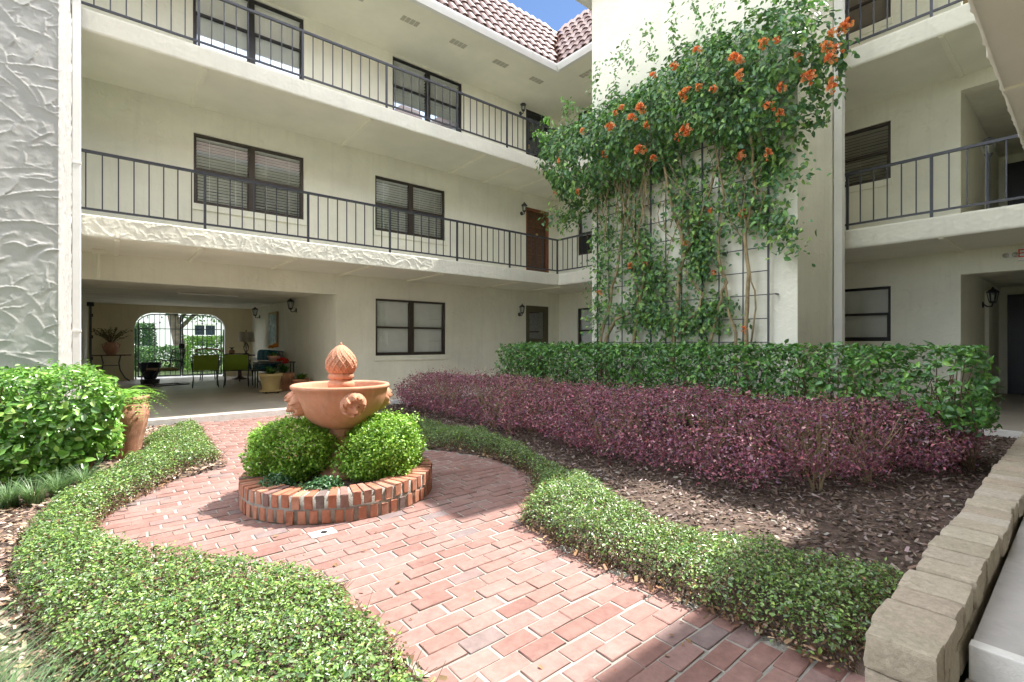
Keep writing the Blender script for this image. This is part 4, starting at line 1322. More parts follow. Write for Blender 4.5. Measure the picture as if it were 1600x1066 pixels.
keep = noise3(P, 5, 75, 2) > -.75 + .45 * np.clip((2.6 - P[:, 1]) / 1.5, 0, 1)
P, N = P[keep], N[keep]
c = palette(len(P), [(.095, .235, .05), (.13, .30, .06), (.07, .18, .05), (.19, .38, .075), (.10, .22, .09)], [3, 3, 3, 1.5, 2])
tag(leaves('foliage', P, rand_n(N, .65, .5, .6), .064, c, 'leafg', GH, aspect=.5), kind='stuff')
bases = [(random.uniform(5.8, 6.2), .7 + i * .19 + random.uniform(-.06, .06)) for i in range(34)]
tag(stems_mesh(bases, lambda x, y: (x + random.uniform(-.3, .3), max(.72, y + random.uniform(-.28, .28)), random.uniform(.6, 1.08)), .008, 5).build('stems', 'stem', GH), kind='stuff')
# big fresh leaves at the hedge foot by the passage
lp = thing('broad_leaf_plant', 'bright broad-leaved shoots at the right foot of the green hedge', 'plant', (6.15, .78, 0))
def big_leaf(mbase, direction, L, w, mat_cols, name, parent, droop=.25, mat='leafg'):
    d = Vector(direction).normalized(); side = d.cross(Vector((0, 0, 1))).normalized(); upn = side.cross(d)
    V, Fq = [], []
    for i, (t, ww) in enumerate(((0, .05), (.18, .6), (.45, 1), (.75, .7), (1, .02))):
        p = Vector(mbase) + d * L * t - Vector((0, 0, 1)) * droop * L * t * t
        for s_ in (-1, 0, 1):
            V.append(p + side * s_ * w * ww * .5 + upn * abs(s_) * w * .12)
    for i in range(4):
        for j in range(2):
            Fq.append((i * 3 + j, i * 3 + j + 1, (i + 1) * 3 + j + 1, (i + 1) * 3 + j))
    return link(name, np_mesh(name, np.array([tuple(v) for v in V]), np.array(Fq), mat, True, np.array([mat_cols])), parent)
for k in range(16):
    a = random.uniform(0, 6.28)
    big_leaf((6.12 + random.uniform(-.12, .12), .80 + random.uniform(-.12, .12), .38 + random.uniform(0, .2)), (math.cos(a), math.sin(a), random.uniform(.1, .7)), random.uniform(.14, .24), random.uniform(.07, .10),
             [random.uniform(.08, .14), random.uniform(.24, .34), .04], 'leaf', lp)
MB().tube([(6.12, .8, 0), (6.13, .81, .3), (6.1, .79, .5)], [.012, .01, .006], 6).build('stem', 'stem', lp)

# --- big-leaved hedge at the left
LH = thing('broad_leaf_hedge', 'bright sunlit broad-leaved hedge at the left edge', 'hedge', (-.8, 6.0, 0))
def dL_(P):
    n_ = .07 * noise3(P, 3.2, 81, 3) + .03 * noise3(P, 9, 82, 2)
    lo_ = .10 + .16 * np.clip((P[:, 0] + .5) / .4, 0, 1) + .08 * noise3(P * np.array([1, 1, 0]), 4, 83, 2)
    return smin(P[:, 0] + 2.0, .04 - P[:, 0] + n_, P[:, 1] - 5.42 + n_, 6.5 - P[:, 1] + n_, .965 - P[:, 2] + n_ * .6 - .30 * np.clip((P[:, 0] + .22) / .34, 0, 1) ** 2, (P[:, 2] - lo_) * 1.2)
P, N = shell_points(15000, [-2.0, 5.3, .05], [.25, 6.6, 1.05], dL_, .085)
P = fuzz(P, .04)
front = (P[:, 1] < 5.72) | (P[:, 0] > -.1)
sz = np.where(P[:, 2] > .72, .045, .072)
c = palette(len(P), [(.12, .27, .045), (.17, .35, .06), (.08, .19, .04), (.27, .44, .10)], [3, 3, 2, 1.8])
Qn = rand_n(N, .7, .5, .5)
tag(leaves('foliage', P[300:], Qn[300:], sz[300:], c[300:], 'leafg', LH, aspect=.55), kind='stuff')
lm = []
for k in range(6):
    V1, F1_, C1 = leaf_arrays(np.zeros((1, 3)), np.array([[0, 0, 1.]]), np.array([.075]), palette(1, [(.15, .32, .05)]), aspect=.58, T=np.array([[1., 0, 0]]))
    lm.append(np_mesh('leaf', V1, F1_, 'leafg', False, C1))
for k in range(300):
    o = link('leaf', lm[k % 6], LH)
    o.location = Vector(P[k]) + Vector((0, -.02, .0))
    o.rotation_euler = Vector(Qn[k]).to_track_quat('Z', 'Y').to_euler()
    o.rotation_euler.rotate_axis('Z', random.uniform(0, 6.28))
tag(stems_mesh([(-.15 - .2 * i, 5.9 + random.uniform(-.2, .2)) for i in range(9)], lambda x, y: (x + random.uniform(-.3, .25), y + random.uniform(-.4, .3), random.uniform(.4, .85)), .011, 5).build('stems', 'vine', LH), kind='stuff')

# --- boxwood mounds around the pedestal
def boxwood(label, cx, cy, rx, ry, zt, n, seed):
    t = thing('boxwood_bush', label, 'bush', (cx, cy, .13), 0, 'boxwood bushes in the planter')
    ca, sa = math.cos(R(50.27 - 90)), math.sin(R(50.27 - 90))
    def dB(P):
        x, y = P[:, 0] - cx, P[:, 1] - cy
        u = (x * ca + y * sa) / rx; v = (-x * sa + y * ca) / ry
        z = (P[:, 2] - .40) / (zt - .40)
        z = np.where(z < 0, (P[:, 2] - .40) / .33, z)
        z = np.where(z < 0, z, z + .25 * np.clip(np.sqrt(u * u + v * v), 0, 1) ** 3)
        rr = (np.abs(u) ** 3.3 + np.abs(v) ** 3.3 + np.abs(z) ** 3.3) ** (1 / 3.3)
        return (1 - rr) * min(rx, ry) + .075 * noise3(P, 4.5, seed, 2) + .06 * noise3(P, 13, seed + 5, 2)
    P, N = shell_points(n, [cx - .5, cy - .5, .12], [cx + .5, cy + .5, zt + .08], dB, .06)
    P = fuzz(P, .024)
    c = palette(n, [(.19, .36, .04), (.26, .46, .055), (.12, .25, .035), (.36, .54, .09)], [3, 3, 2, 1.6])
    tag(leaves('foliage', P, rand_n(N, .6, .6, .6), .023, c, 'leaf', t, aspect=.6), kind='stuff')
    tag(stems_mesh([(cx + random.uniform(-.06, .06), cy + random.uniform(-.06, .06)) for i in range(5)], lambda x, y: (x + random.uniform(-.2, .2), y + random.uniform(-.2, .2), random.uniform(.35, zt - .08)), .006, 5).build('stems', 'stem', t), kind='stuff')
rx_, ry_ = Vector((.769, -.639)), Vector((.639, .769))      # across and away from the viewer
def rel(u, v): return CX + rx_.x * u + ry_.x * v, CY + rx_.y * u + ry_.y * v
boxwood('bright green boxwood mound left of the fountain pedestal', *rel(-.33, -.03), .272, .265, .59, 14000, 91)
boxwood('bright green boxwood mound right of the fountain pedestal', *rel(.325, .01), .282, .27, .61, 14000, 92)
boxwood('green boxwood mound behind the fountain bowl, mostly hidden', *rel(-.05, .33), .32, .18, .63, 6000, 93)
def low_plant(label, cx, cy, r, n, seed):
    t = thing('creeping_plant', label, 'plant', (cx, cy, .13), 0, 'low plants in the planter')
    def d(P):
        rr = np.sqrt(((P[:, 0] - cx) / r) ** 2 + ((P[:, 1] - cy) / r) ** 2 + ((P[:, 2] - .14) / .10) ** 2)
        return (1 - rr) * .1 + .02 * noise3(P, 9, seed, 2)
    P, N = shell_points(n, [cx - r * 1.3, cy - r * 1.3, .13], [cx + r * 1.3, cy + r * 1.3, .29], d, .04)
    tag(leaves('foliage', P, rand_n(N, .5, .7, .6), .026, palette(n, [(.045, .12, .045), (.06, .15, .06), (.09, .19, .07)]), 'leafg', t, aspect=.5), kind='stuff')
low_plant('low dark green plant in the planter, front left', *rel(-.34, -.40), .13, 900, 95)
low_plant('low dark green plant in the planter, front centre', *rel(.04, -.48), .16, 1100, 96)

# --- grass-like liriope
def grass(label, spots_, n, h, seed, name='liriope_clump'):
    g = np.random.default_rng(seed)
    Vs, Fs, Cs = [], [], []
    for (sx, sy) in spots_:
        for k in range(n):
            a = g.uniform(0, 6.28); l = h * g.uniform(.6, 1.2); b = g.uniform(0, .05)
            w = g.uniform(.0025, .0045); lean = g.uniform(.3, 1.0)
            dx, dy = math.cos(a), math.sin(a)
            c = np.array([(.13, .23, .09), (.09, .17, .06), (.20, .30, .15)][g.integers(3)]) * g.uniform(.8, 1.2)
            k0 = len(Vs)
            for i, t in enumerate((0, .35, .7, 1)):
                r = b + l * lean * t * t * .9; z = l * (t - .42 * lean * t * t)
                ww = w * (1 - t * .9)
                Vs.append((sx + dx * r - dy * ww, sy + dy * r + dx * ww, z + .01)); Vs.append((sx + dx * r + dy * ww, sy + dy * r - dx * ww, z + .01))
                Cs += [c, c]
            for i in range(3): Fs.append((k0 + 2 * i, k0 + 2 * i + 1, k0 + 2 * i + 3, k0 + 2 * i + 2))
    o = link(name, np_mesh(name, np.array(Vs), np.array(Fs), 'leaf', True, np.array(Cs)))
    tag(o, label, 'grass')
grass('fine pale grass clump in the bottom left corner', [(-.42, 2.28), (-.36, 2.1), (-.30, 1.95), (-.22, 1.78), (-.48, 2.45), (-.52, 2.2)], 420, .30, 5)
grass('fine grass clump between the left hedge and the ground cover', [(-.42, 4.95), (-.55, 5.0), (-.3, 5.1), (-.65, 4.85), (-.15, 5.25)], 260, .22, 6)

# --- terracotta pot with a fern behind the left hedge
po = thing('terracotta_pot', 'tall weathered terracotta pot at the right end of the left hedge', 'pot', (.10, 6.45, 0))
MB().lathe([(0, .0), (.15, .0), (.155, .02), (.20, .25), (.235, .42), (.24, .48), (.225, .55), (.215, .58), (.235, .60), (.235, .63), (.205, .63), (.19, .56), (0, .54)], 36, (.10, 6.45, .01)).build('body', 'terrad', po, True)
MB().lathe([(0, .545), (.19, .55)], 24, (.10, 6.45, .01), True).build('potting_soil', 'soil', po)
fe = thing('fern', 'bright green fern spilling out of the tall terracotta pot', 'fern', (.10, 6.45, .6))
for k in range(40):
    a = random.uniform(0, 6.28); L = random.uniform(.30, .48); lift = random.uniform(.3, 1.0)
    pts = []
    for i in range(9):
        t = i / 8
        pts.append(Vector((  .10 + math.cos(a) * L * t, 6.45 + math.sin(a) * L * t, .60 + L * (lift * t - .75 * t * t))))
    Pn, Nn, Tn, Sz = [], [], [], []
    for i in range(1, 9):
        for f_ in (0, .5):
            if i == 8 and f_: continue
            p = pts[i].lerp(pts[min(i + 1, 8)], f_)
            d = (pts[i] - pts[i - 1]).normalized(); sd = d.cross(Vector((0, 0, 1))).normalized()
            for s_ in (-1, 1):
                Pn.append(p); Nn.append(Vector((0, 0, 1)) + d * .2); Tn.append(sd * s_ + d * .35); Sz.append(.07 * (1.05 - .8 * (i + f_) / 9))
    V1, F1_, C1 = leaf_arrays(np.array([tuple(v) for v in Pn]), np.array([tuple(v) for v in Nn]), np.array(Sz), palette(len(Pn), [(.16, .36, .05), (.22, .42, .07)], vary=.12), aspect=.3, T=np.array([tuple(v) for v in Tn]))
    link('frond', np_mesh('frond', V1, F1_, 'leaf', False, C1), fe)

# ================================================================== TRELLIS AND VINE
TXP = TX0 - .09
tr = thing('wall_trellis', 'black metal grid trellis standing off the cream tower wall', 'trellis', (TXP, 4.3, 0))
upr = [2.83, 3.17, 3.52, 3.78, 4.12, 4.40, 4.68, 4.98, 5.26, 5.55, 5.81]
um = MB().box(-.011, -.011, 0, .011, .011, 4.2).mesh('upright', 'iron')
us = MB().box(-.007, -.007, 0, .007, .007, 4.2).mesh('upright', 'iron')
for i, y in enumerate(upr):
    o = link('upright', um if i in (0, 3, 6, 10) else us, tr); o.location = (TXP, y, .02)
rm = MB().box(-.006, 2.83, -.006, .006, 5.81, .006).mesh('rung', 'iron')
for k in range(12):
    o = link('rung', rm, tr); o.location = (TXP + .0135, 0, .55 + k * .325)
for y, z in ((2.74, 1.85), (2.74, 3.3), (5.88, 1.85), (5.88, 3.3)):
    MB().tube([(TXP + .012, y, z), (TX0 - .001, y, z)], .012, 8).build('standoff', 'iron', tr)
    MB().bar((TXP + .0137, y - .02, z), (TXP + .0137, y + .12 if y < 4 else y - .1, z), .012).build('bracket', 'iron', tr)

VN = thing('trumpet_vine', 'trumpet vine with orange flower clusters climbing the tower trellis', 'vine', (6.75, 4.3, 0))
VP = [(6.99, 5.30), (6.5, 5.36), (6.1, 5.36), (5.64, 5.42), (5.1, 5.40), (4.75, 5.42), (4.24, 5.60), (3.61, 5.62), (3.15, 5.62), (2.73, 5.55), (2.42, 5.45), (2.0, 5.22), (1.86, 4.74), (1.90, 4.28), (2.05, 4.1), (2.17, 3.85),
      (2.42, 3.66), (2.81, 3.6), (3.15, 3.72), (3.61, 3.76), (4.13, 3.98), (4.71, 3.94), (5.22, 3.9), (5.79, 3.6), (6.43, 3.8), (6.86, 4.35)]
VCOL = [(.11, .24, .07), (.16, .31, .08), (.07, .165, .06), (.25, .41, .10), (.10, .21, .105)]
def vine_depth(P):
    d = poly_dist(P[:, 1:3], VP) + .20 * noise3(P, 2.6, 101, 3) + .07 * noise3(P, 9, 103, 2)
    thick = .18 + .62 * np.clip(d / .55, 0, 1) ** .7
    return smin(d, P[:, 0] - (TX0 - .03 - thick) + .06 * noise3(P, 5, 102, 2), TX0 - .02 - P[:, 0])
P, N = shell_points(14000, [5.9, 1.6, 3.3], [TX0 - .02, 7.2, 5.9], vine_depth, .15)
P = fuzz(P, .05); P[:, 0] = np.minimum(P[:, 0], TX0 - .02)
keep = (noise3(P, 4.2, 107, 2) > -.36)
P, N = P[keep], N[keep]
N[:, 0] = -np.abs(N[:, 0]) - .25
T_ = np.stack([RNG.normal(0, .5, len(P)), RNG.normal(0, .6, len(P)), np.full(len(P), -.8)], 1)
VA = [leaf_arrays(P, rand_n(N, .8, .55, .45), np.full(len(P), .086), palette(len(P), VCOL, [3, 3, 2.5, 1.2, 2]), aspect=.55, T=T_)]
# lower thinner growth and sprays
def spray(pts, n, spread, size=.066, cols=VCOL):
    pts = [np.array(p, float) for p in pts]
    seg = RNG.integers(0, len(pts) - 1, n); f = RNG.random(n)[:, None]
    A_ = np.array(pts)
    Pq = A_[seg] * (1 - f) + A_[seg + 1] * f + RNG.normal(size=(n, 3)) * np.array(spread)
    Pq[:, 0] = np.minimum(Pq[:, 0], TX0 - .03)
    Nq = np.array([-.8, 0, .45]) + RNG.normal(size=(n, 3)) * .5
    Tq = np.stack([RNG.normal(0, .5, n), RNG.normal(0, .6, n), np.full(n, -.6)], 1)
    VA.append(leaf_arrays(Pq, Nq, np.full(n, size), palette(n, cols), aspect=.55, T=Tq))
X_ = 6.78
for pts, n, s_ in (
    ([(X_, 5.7, 3.6), (X_, 5.6, 2.6), (X_, 5.75, 1.5)], 380, (.07, .17, .2)),
    ([(X_, 5.0, 3.8), (X_, 4.95, 2.8), (X_, 4.6, 2.3), (X_, 4.7, 1.8)], 900, (.09, .24, .25)),
    ([(X_, 4.2, 3.8), (X_, 3.85, 3.2), (X_, 3.75, 2.6), (X_, 3.8, 2.2)], 800, (.09, .17, .22)),
    ([(X_, 3.3, 3.7), (X_, 3.1, 3.2), (X_, 3.2, 2.9)], 330, (.09, .2, .2)),
    ([(X_, 2.9, 3.0), (X_ - .1, 2.62, 2.75), (X_ - .1, 2.45, 2.45)], 190, (.05, .13, .14)),
    ([(X_, 2.75, 3.6), (X_ - .1, 2.5, 3.3)], 130, (.06, .16, .12)),
    ([(X_, 5.3, 1.7), (X_, 4.4, 1.55), (X_, 3.6, 1.5)], 620, (.1, .3, .16)),
    ([(X_, 3.4, 1.8), (X_, 3.8, 1.6)], 120, (.07, .14, .12)),
    ([(X_, 6.2, 3.8), (X_, 6.5, 3.5), (X_ - .1, 6.75, 3.75)], 200, (.07, .2, .12)),
):
    spray(pts, int(n * 1.55), s_, .08)
BRI = [(.12, .27, .06), (.17, .34, .07), (.09, .2, .05)]
for k, (y, z, y2, z2, n) in enumerate(((5.6, 5.4, 5.45, 6.05, 60), (5.9, 5.3, 6.3, 5.75, 45), (5.2, 5.4, 5.0, 6.0, 60), (4.75, 5.5, 4.9, 6.15, 60), (4.4, 5.6, 4.5, 6.25, 70), (4.0, 5.6, 4.05, 6.3, 80), (3.6, 5.6, 3.75, 6.45, 80),
                                       (3.4, 5.6, 3.3, 6.1, 60), (2.9, 5.6, 3.05, 6.1, 70), (2.4, 5.5, 2.5, 5.95, 90), (2.1, 5.3, 1.95, 5.7, 80), (2.6, 5.6, 2.75, 6.0, 80), (6.8, 5.2, 7.1, 5.35, 60), (6.6, 5.4, 6.9, 5.6, 40), (6.3, 5.35, 6.1, 5.6, 50))):
    spray([(6.55, y, z), (6.5, (y + y2) / 2 + .05, (z + z2) / 2), (6.48, y2, z2)], n, (.05, .055, .05), .066, BRI)
Vc = np.concatenate([a[0] for a in VA]); Cc = np.concatenate([a[2] for a in VA])
off = 0; Fl = []
for a in VA:
    Fl.append(a[1] + off); off += len(a[0])
tag(link('foliage', np_mesh('foliage', Vc, np.concatenate(Fl), 'leaf', False, Cc), VN), kind='stuff')
# woody stems
def stem(pts, r0, r1):
    q = []
    for i in range(len(pts) - 1):
        for t in (0, .33, .66):
            p = Vector(pts[i]).lerp(Vector(pts[i + 1]), t)
            q.append(p + Vector((random.uniform(-.015, .015), random.uniform(-.025, .025), 0)))
    q.append(Vector(pts[-1]))
    rs = [r0 + (r1 - r0) * i / (len(q) - 1) for i in range(len(q))]
    MB().tube(q, rs, 8).build('stem', 'vine', VN, True)
W_ = 6.76
stem([(W_, 5.62, 0), (W_, 5.66, 1.3), (W_, 5.45, 1.9), (W_, 5.25, 2.7), (W_, 5.1, 3.5), (W_ - .1, 4.95, 4.3)], .034, .016)
stem([(W_, 5.5, 0), (W_, 5.55, 1.2), (W_ - .03, 5.30, 1.6), (W_, 4.85, 1.75), (W_, 4.75, 2.4), (W_, 5.0, 3.1), (W_ - .1, 5.3, 4.2)], .036, .014)
stem([(W_, 4.98, 0), (W_, 4.95, 1.2), (W_, 4.85, 1.9), (W_, 4.95, 2.6), (W_, 4.8, 3.3), (W_ - .1, 4.6, 4.4)], .028, .013)
stem([(W_, 4.22, 0), (W_, 4.22, 1.2), (W_, 4.10, 2.05), (W_, 4.03, 2.75), (W_, 4.25, 3.3), (W_ - .1, 4.35, 4.2)], .043, .02)
stem([(W_, 4.08, 2.4), (W_, 3.8, 2.9), (W_, 3.6, 3.4), (W_ - .1, 3.3, 4.2)], .024, .012)
stem([(W_, 4.15, 1.3), (W_, 3.75, 1.7), (W_, 3.72, 1.9), (W_, 4.0, 2.3)], .022, .014)
stem([(W_, 3.64, 0), (W_, 3.62, 1.2), (W_, 3.45, 1.7), (W_, 3.38, 2.05), (W_, 3.48, 2.6), (W_, 3.4, 3.2), (W_ - .1, 3.5, 4.2)], .026, .014)
stem([(W_, 3.22, 0), (W_, 3.22, 1.2), (W_, 3.3, 1.6), (W_, 3.42, 2.1), (W_, 3.5, 2.5)], .026, .016)
stem([(W_, 3.08, 0), (W_, 3.10, 1.2), (W_, 3.05, 1.9), (W_, 3.10, 2.7), (W_, 2.95, 3.2), (W_ - .1, 3.0, 4.1)], .034, .018)
stem([(W_, 3.0, 1.2), (W_, 2.95, 1.9), (W_, 3.06, 2.3)], .014, .008)
for k in range(20):      # tangle of thin runners in the upper left
    y = random.uniform(4.6, 5.6); z = random.uniform(2.9, 3.6)
    stem([(W_ - random.uniform(0, .15), y, z), (W_ - random.uniform(0, .2), y + random.uniform(-.25, .15), z + .6), (W_ - random.uniform(0, .3), y + random.uniform(-.4, .3), z + 1.2)], .009, .004)
for k in range(16):
    y = random.uniform(2.9, 4.5); z = random.uniform(2.2, 3.4)
    stem([(W_ - random.uniform(0, .1), y, z), (W_ - random.uniform(0, .2), y + random.uniform(-.25, .25), z + .5), (W_ - random.uniform(0, .2), y + random.uniform(-.3, .3), z + 1.0)], .008, .004)

# orange trumpet flower clusters: each cluster one part
def flower_mesh(seed, n=14):
    g = np.random.default_rng(seed)
    mb = MB(); Cl = []
    for k in range(n):
        d = g.normal(size=3); d[0] = -abs(d[0]) - .3; d /= np.linalg.norm(d)
        d = Vector(d); c0 = d * .02; L = g.uniform(.05, .075)
        u = d.orthogonal().normalized(); w = d.cross(u)
        k0 = len(mb.v); vs = []
        for t, r in ((0, .004), (.6, .008), (.85, .015), (1.0, .026)):
            for q in range(5):
                a = 2 * PI * q / 5
                vs.append(c0 + d * L * t + (u * math.cos(a) + w * math.sin(a)) * r)
        fs = [(i * 5 + q, i * 5 + (q + 1) % 5, i * 5 + 5 + (q + 1) % 5, i * 5 + 5 + q) for i in range(3) for q in range(5)]
        mb.add(vs, fs)
        col = np.array([(.84, .29, .10), (.88, .38, .17), (.78, .22, .09), (.90, .47, .26)][g.integers(4)])
        Cl += [col * (.75 + .3 * (i // 5) / 3) for i in range(20)]
    return np_mesh('flower_cluster', np.array([tuple(v) for v in mb.v]), np.array(mb.f), 'petal', True, np.array(Cl))
fms = [flower_mesh(200 + k, n) for k, n in enumerate((16, 20, 12, 9, 14))]
for (Xf, yy, zz, s_) in [(6.05, 3.57, 4.58, 1.5), (6.05, 2.8, 4.51, 1.1), (6.05, 2.8, 4.7, 0.8), (6.05, 2.92, 4.77, 1.2), (6.05, 2.57, 4.8, 1.1), (6.22, 3.64, 4.15, 1.4), (6.36, 4.5, 4.15, 1.5), (6.3, 3.84, 4.15, 0.9), (6.57, 3.04, 3.72, 1.2), (6.54, 2.7, 3.61, 1.1), (6.05, 4.31, 4.66, 1.3), (6.05, 4.49, 4.58, 1.1), (6.05, 4.85, 4.56, 1.2), (6.05, 4.66, 4.81, 0.8), (6.21, 5.11, 4.27, 1), (6.05, 5.45, 4.71, 0.8), (6.05, 4.79, 4.78, 0.7), (6.14, 4.26, 4.43, 0.9), (6.44, 4.36, 4.03, 0.9), (6.05, 5.97, 4.36, 0.8), (6.33, 5.78, 3.83, 0.8), (6.52, 6.55, 4.05, 0.8), (6.21, 2.53, 4.05, 1.2), (6.19, 2.4, 4.26, 1.0), (6.21, 2.24, 4.54, 0.9), (6.34, 2.17, 4.3, 1.3), (6.35, 2.12, 4.33, 1.0), (6.5, 1.98, 4.16, 1.0), (6.54, 1.92, 4.59, 1.2), (6.49, 1.97, 4.49, 1.1), (6.69, 1.91, 4.91, 1.2), (6.69, 1.86, 4.97, 1.0), (6.51, 1.97, 4.83, 0.8), (6.42, 2.01, 4.63, 1.1), (6.5, 1.94, 4.22, 0.9), (6.28, 2.48, 3.97, 1.1), (6.05, 3.4, 4.62, 0.8), (6.05, 3.18, 4.49, 0.8), (6.69, 4.96, 2.48, 1.0), (6.69, 4.65, 2.47, 0.7), (6.69, 5.6, 2.08, 0.9), (6.69, 3.95, 2.69, 0.7), (6.69, 3.51, 2.21, 0.7), (6.69, 3.1, 2.97, 1), (6.69, 3.06, 1.37, 0.8), (6.05, 3.73, 5.02, 0.9), (6.1, 3.43, 5.12, 0.9), (6.08, 2.4, 4.76, 0.7), (6.05, 4.09, 5.04, 0.8), (6.69, 3.56, 3.1, 0.7)]:
    o = link('flower_cluster', random.choice(fms), VN)
    o.location = (Xf + random.uniform(-.04, .04), yy, zz); o.scale = (s_ * .8,) * 3
    o.rotation_euler = (random.uniform(0, 6.28), random.uniform(-.3, .3), random.uniform(-.4, .4))
    o.rotation_euler = (random.uniform(-1, 1) * .6, random.uniform(-.3, .3), random.uniform(-.6, .6))

# ================================================================== PORCH
gt = thing('iron_gate', 'black iron double gate filling the arched opening of the porch', 'gate', (1.755, 18.3, F1))
YG = 18.32
def leaf_gate(x0, x1, hinge_left):
    fr = MB()
    line_ = []
    for x, z in top:
        if x0 - .001 <= x <= x1 + .001: line_.append((x, z - .03))
    def topz(x):
        for (xa, za), (xb, zb) in zip(top[:-1], top[1:]):
            if xa - 1e-6 <= x <= xb + 1e-6:
                return za + (zb - za) * ((x - xa) / max(1e-6, xb - xa)) - .03
        return 1.6
    n = 14
    crv = [(x0 + .02 + (x1 - x0 - .04) * i / n,) for i in range(n + 1)]
    pts = [(x[0], YG, topz(x[0]) - .02) for x in crv]
    fr.tube(pts, .017, 6)
    fr.box(x0, YG - .017, F1 + .06, x0 + .034, YG + .017, topz(x0 + .03) - .03); fr.box(x1 - .034, YG - .017, F1 + .06, x1, YG + .017, topz(x1 - .03) - .03)
    fr.box(x0 + .034, YG - .015, F1 + .06, x1 - .034, YG + .015, F1 + .10)
    fr.box(x0 + .034, YG - .012, 1.60, x1 - .034, YG + .012, 1.625)
    lf = fr.build('gate_leaf', 'iron', gt)
    m = 8
    for i in range(1, m):
        x = x0 + .017 + (x1 - x0 - .034) * i / m
        MB().box(x - .0075, YG - .0075, F1 + .101, x + .0075, YG + .0075, topz(x) - .03).build('bar', 'iron', lf)
        if i % 3 == 1:
            MB().lathe([(0, -.05), (.02, -.01), (.024, .01), (0, .05)], 6, (x, YG, 1.80 if topz(x) > 1.9 else 1.7)).build('finial', 'iron', lf)
leaf_gate(.66, 1.745, True); leaf_gate(1.765, 2.85, False)
MB().box(1.68, YG - .05, 1.0, 1.83, YG - .018, 1.16).build('lock_box', 'dark', gt, False, .01)
for x in (.60, 2.88):
    MB().box(x, YG - .02, F1, x + .035, YG + .02, 1.62).build('gate_post', 'iron', gt)

# console table with vase
ct = thing('console_table', 'black wrought-iron console table against the porch back wall', 'table', (.05, 17.75, F1))
MB().box(-.40, 17.55, .82, .50, 17.98, .85).build('table_top', 'darkwood', ct, False, .006)
for x in (-.18, .28):
    for y in (17.62, 17.92):
        s_ = 1 if x > 0 else -1
        MB().tube([(x - s_ * .02, y, .82), (x - s_ * .06, y, .62), (x - s_ * .03, y, .40), (x + s_ * .08, y, .18), (x + s_ * .18, y, F1 + .01)], .016, 6).build('leg', 'iron', ct, True)
MB().tube([(-.15, 17.62, .55), (.23, 17.62, .55)], .012, 6).build('stretcher', 'iron', ct)
va = thing('terracotta_vase', 'round terracotta vase on the console table', 'vase', (.05, 17.76, .85))
MB().lathe([(0, 0), (.10, 0), (.105, .02), (.165, .12), (.175, .19), (.15, .27), (.12, .31), (.14, .345), (.13, .35), (.10, .31), (0, .3)], 28, (.05, 17.76, .851)).build('body', 'terrad', va, True)
for s_ in (-1, 1):
    MB().tube([(.05 + s_ * .13, 17.76, 1.16), (.05 + s_ * .20, 17.76, 1.14), (.05 + s_ * .17, 17.76, 1.04)], .014, 6).build('handle', 'terrad', va, True)
br = thing('dried_branches', 'dried olive-coloured branches standing in the terracotta vase', 'plant', (.05, 17.76, 1.15))
bs = MB(); Pn = []
for k in range(34):
    a = random.uniform(0, 6.28); sp_ = random.uniform(.15, .52); h = random.uniform(.25, .52)
    pts = [(.05, 17.76, 1.14), (.05 + math.cos(a) * sp_ * .45, 17.76 + math.sin(a) * sp_ * .25, 1.15 + h * .6), (.05 + math.cos(a) * sp_, 17.76 + math.sin(a) * sp_ * .5, 1.15 + h)]
    bs.tube(pts, [.005, .004, .002], 4, False)
    for q in range(26):
        t = random.uniform(.35, 1); i = 0 if t < .5 else 1
        p = Vector(pts[i]).lerp(Vector(pts[i + 1]), (t - .5 * i) * 2)
        Pn.append(tuple(p))
bs.build('twigs', 'stem', br)
Pn = np.array(Pn)
tag(leaves('foliage', Pn, RNG.normal(size=Pn.shape), .045, palette(len(Pn), [(.14, .12, .04), (.20, .17, .05), (.10, .09, .035)]), 'leaf', br, aspect=.35), kind='stuff')

# tall black pole with camera at the left of the porch
pp = thing('black_post', 'thin black post with a box on top by the porch left wall', 'post', (-.36, 16.4, F1))
MB().box(-.385, 16.375, F1, -.335, 16.425, 2.12).build('pole', 'iron', pp)
MB().box(-.43, 16.30, 2.121, -.29, 16.46, 2.22).build('box', 'dark', pp, False, .01)
for z in (.75, 1.3, 1.85):
    MB().box(-.334, 16.38, z, -.31, 16.42, z + .08).build('bracket', 'dark', pp)

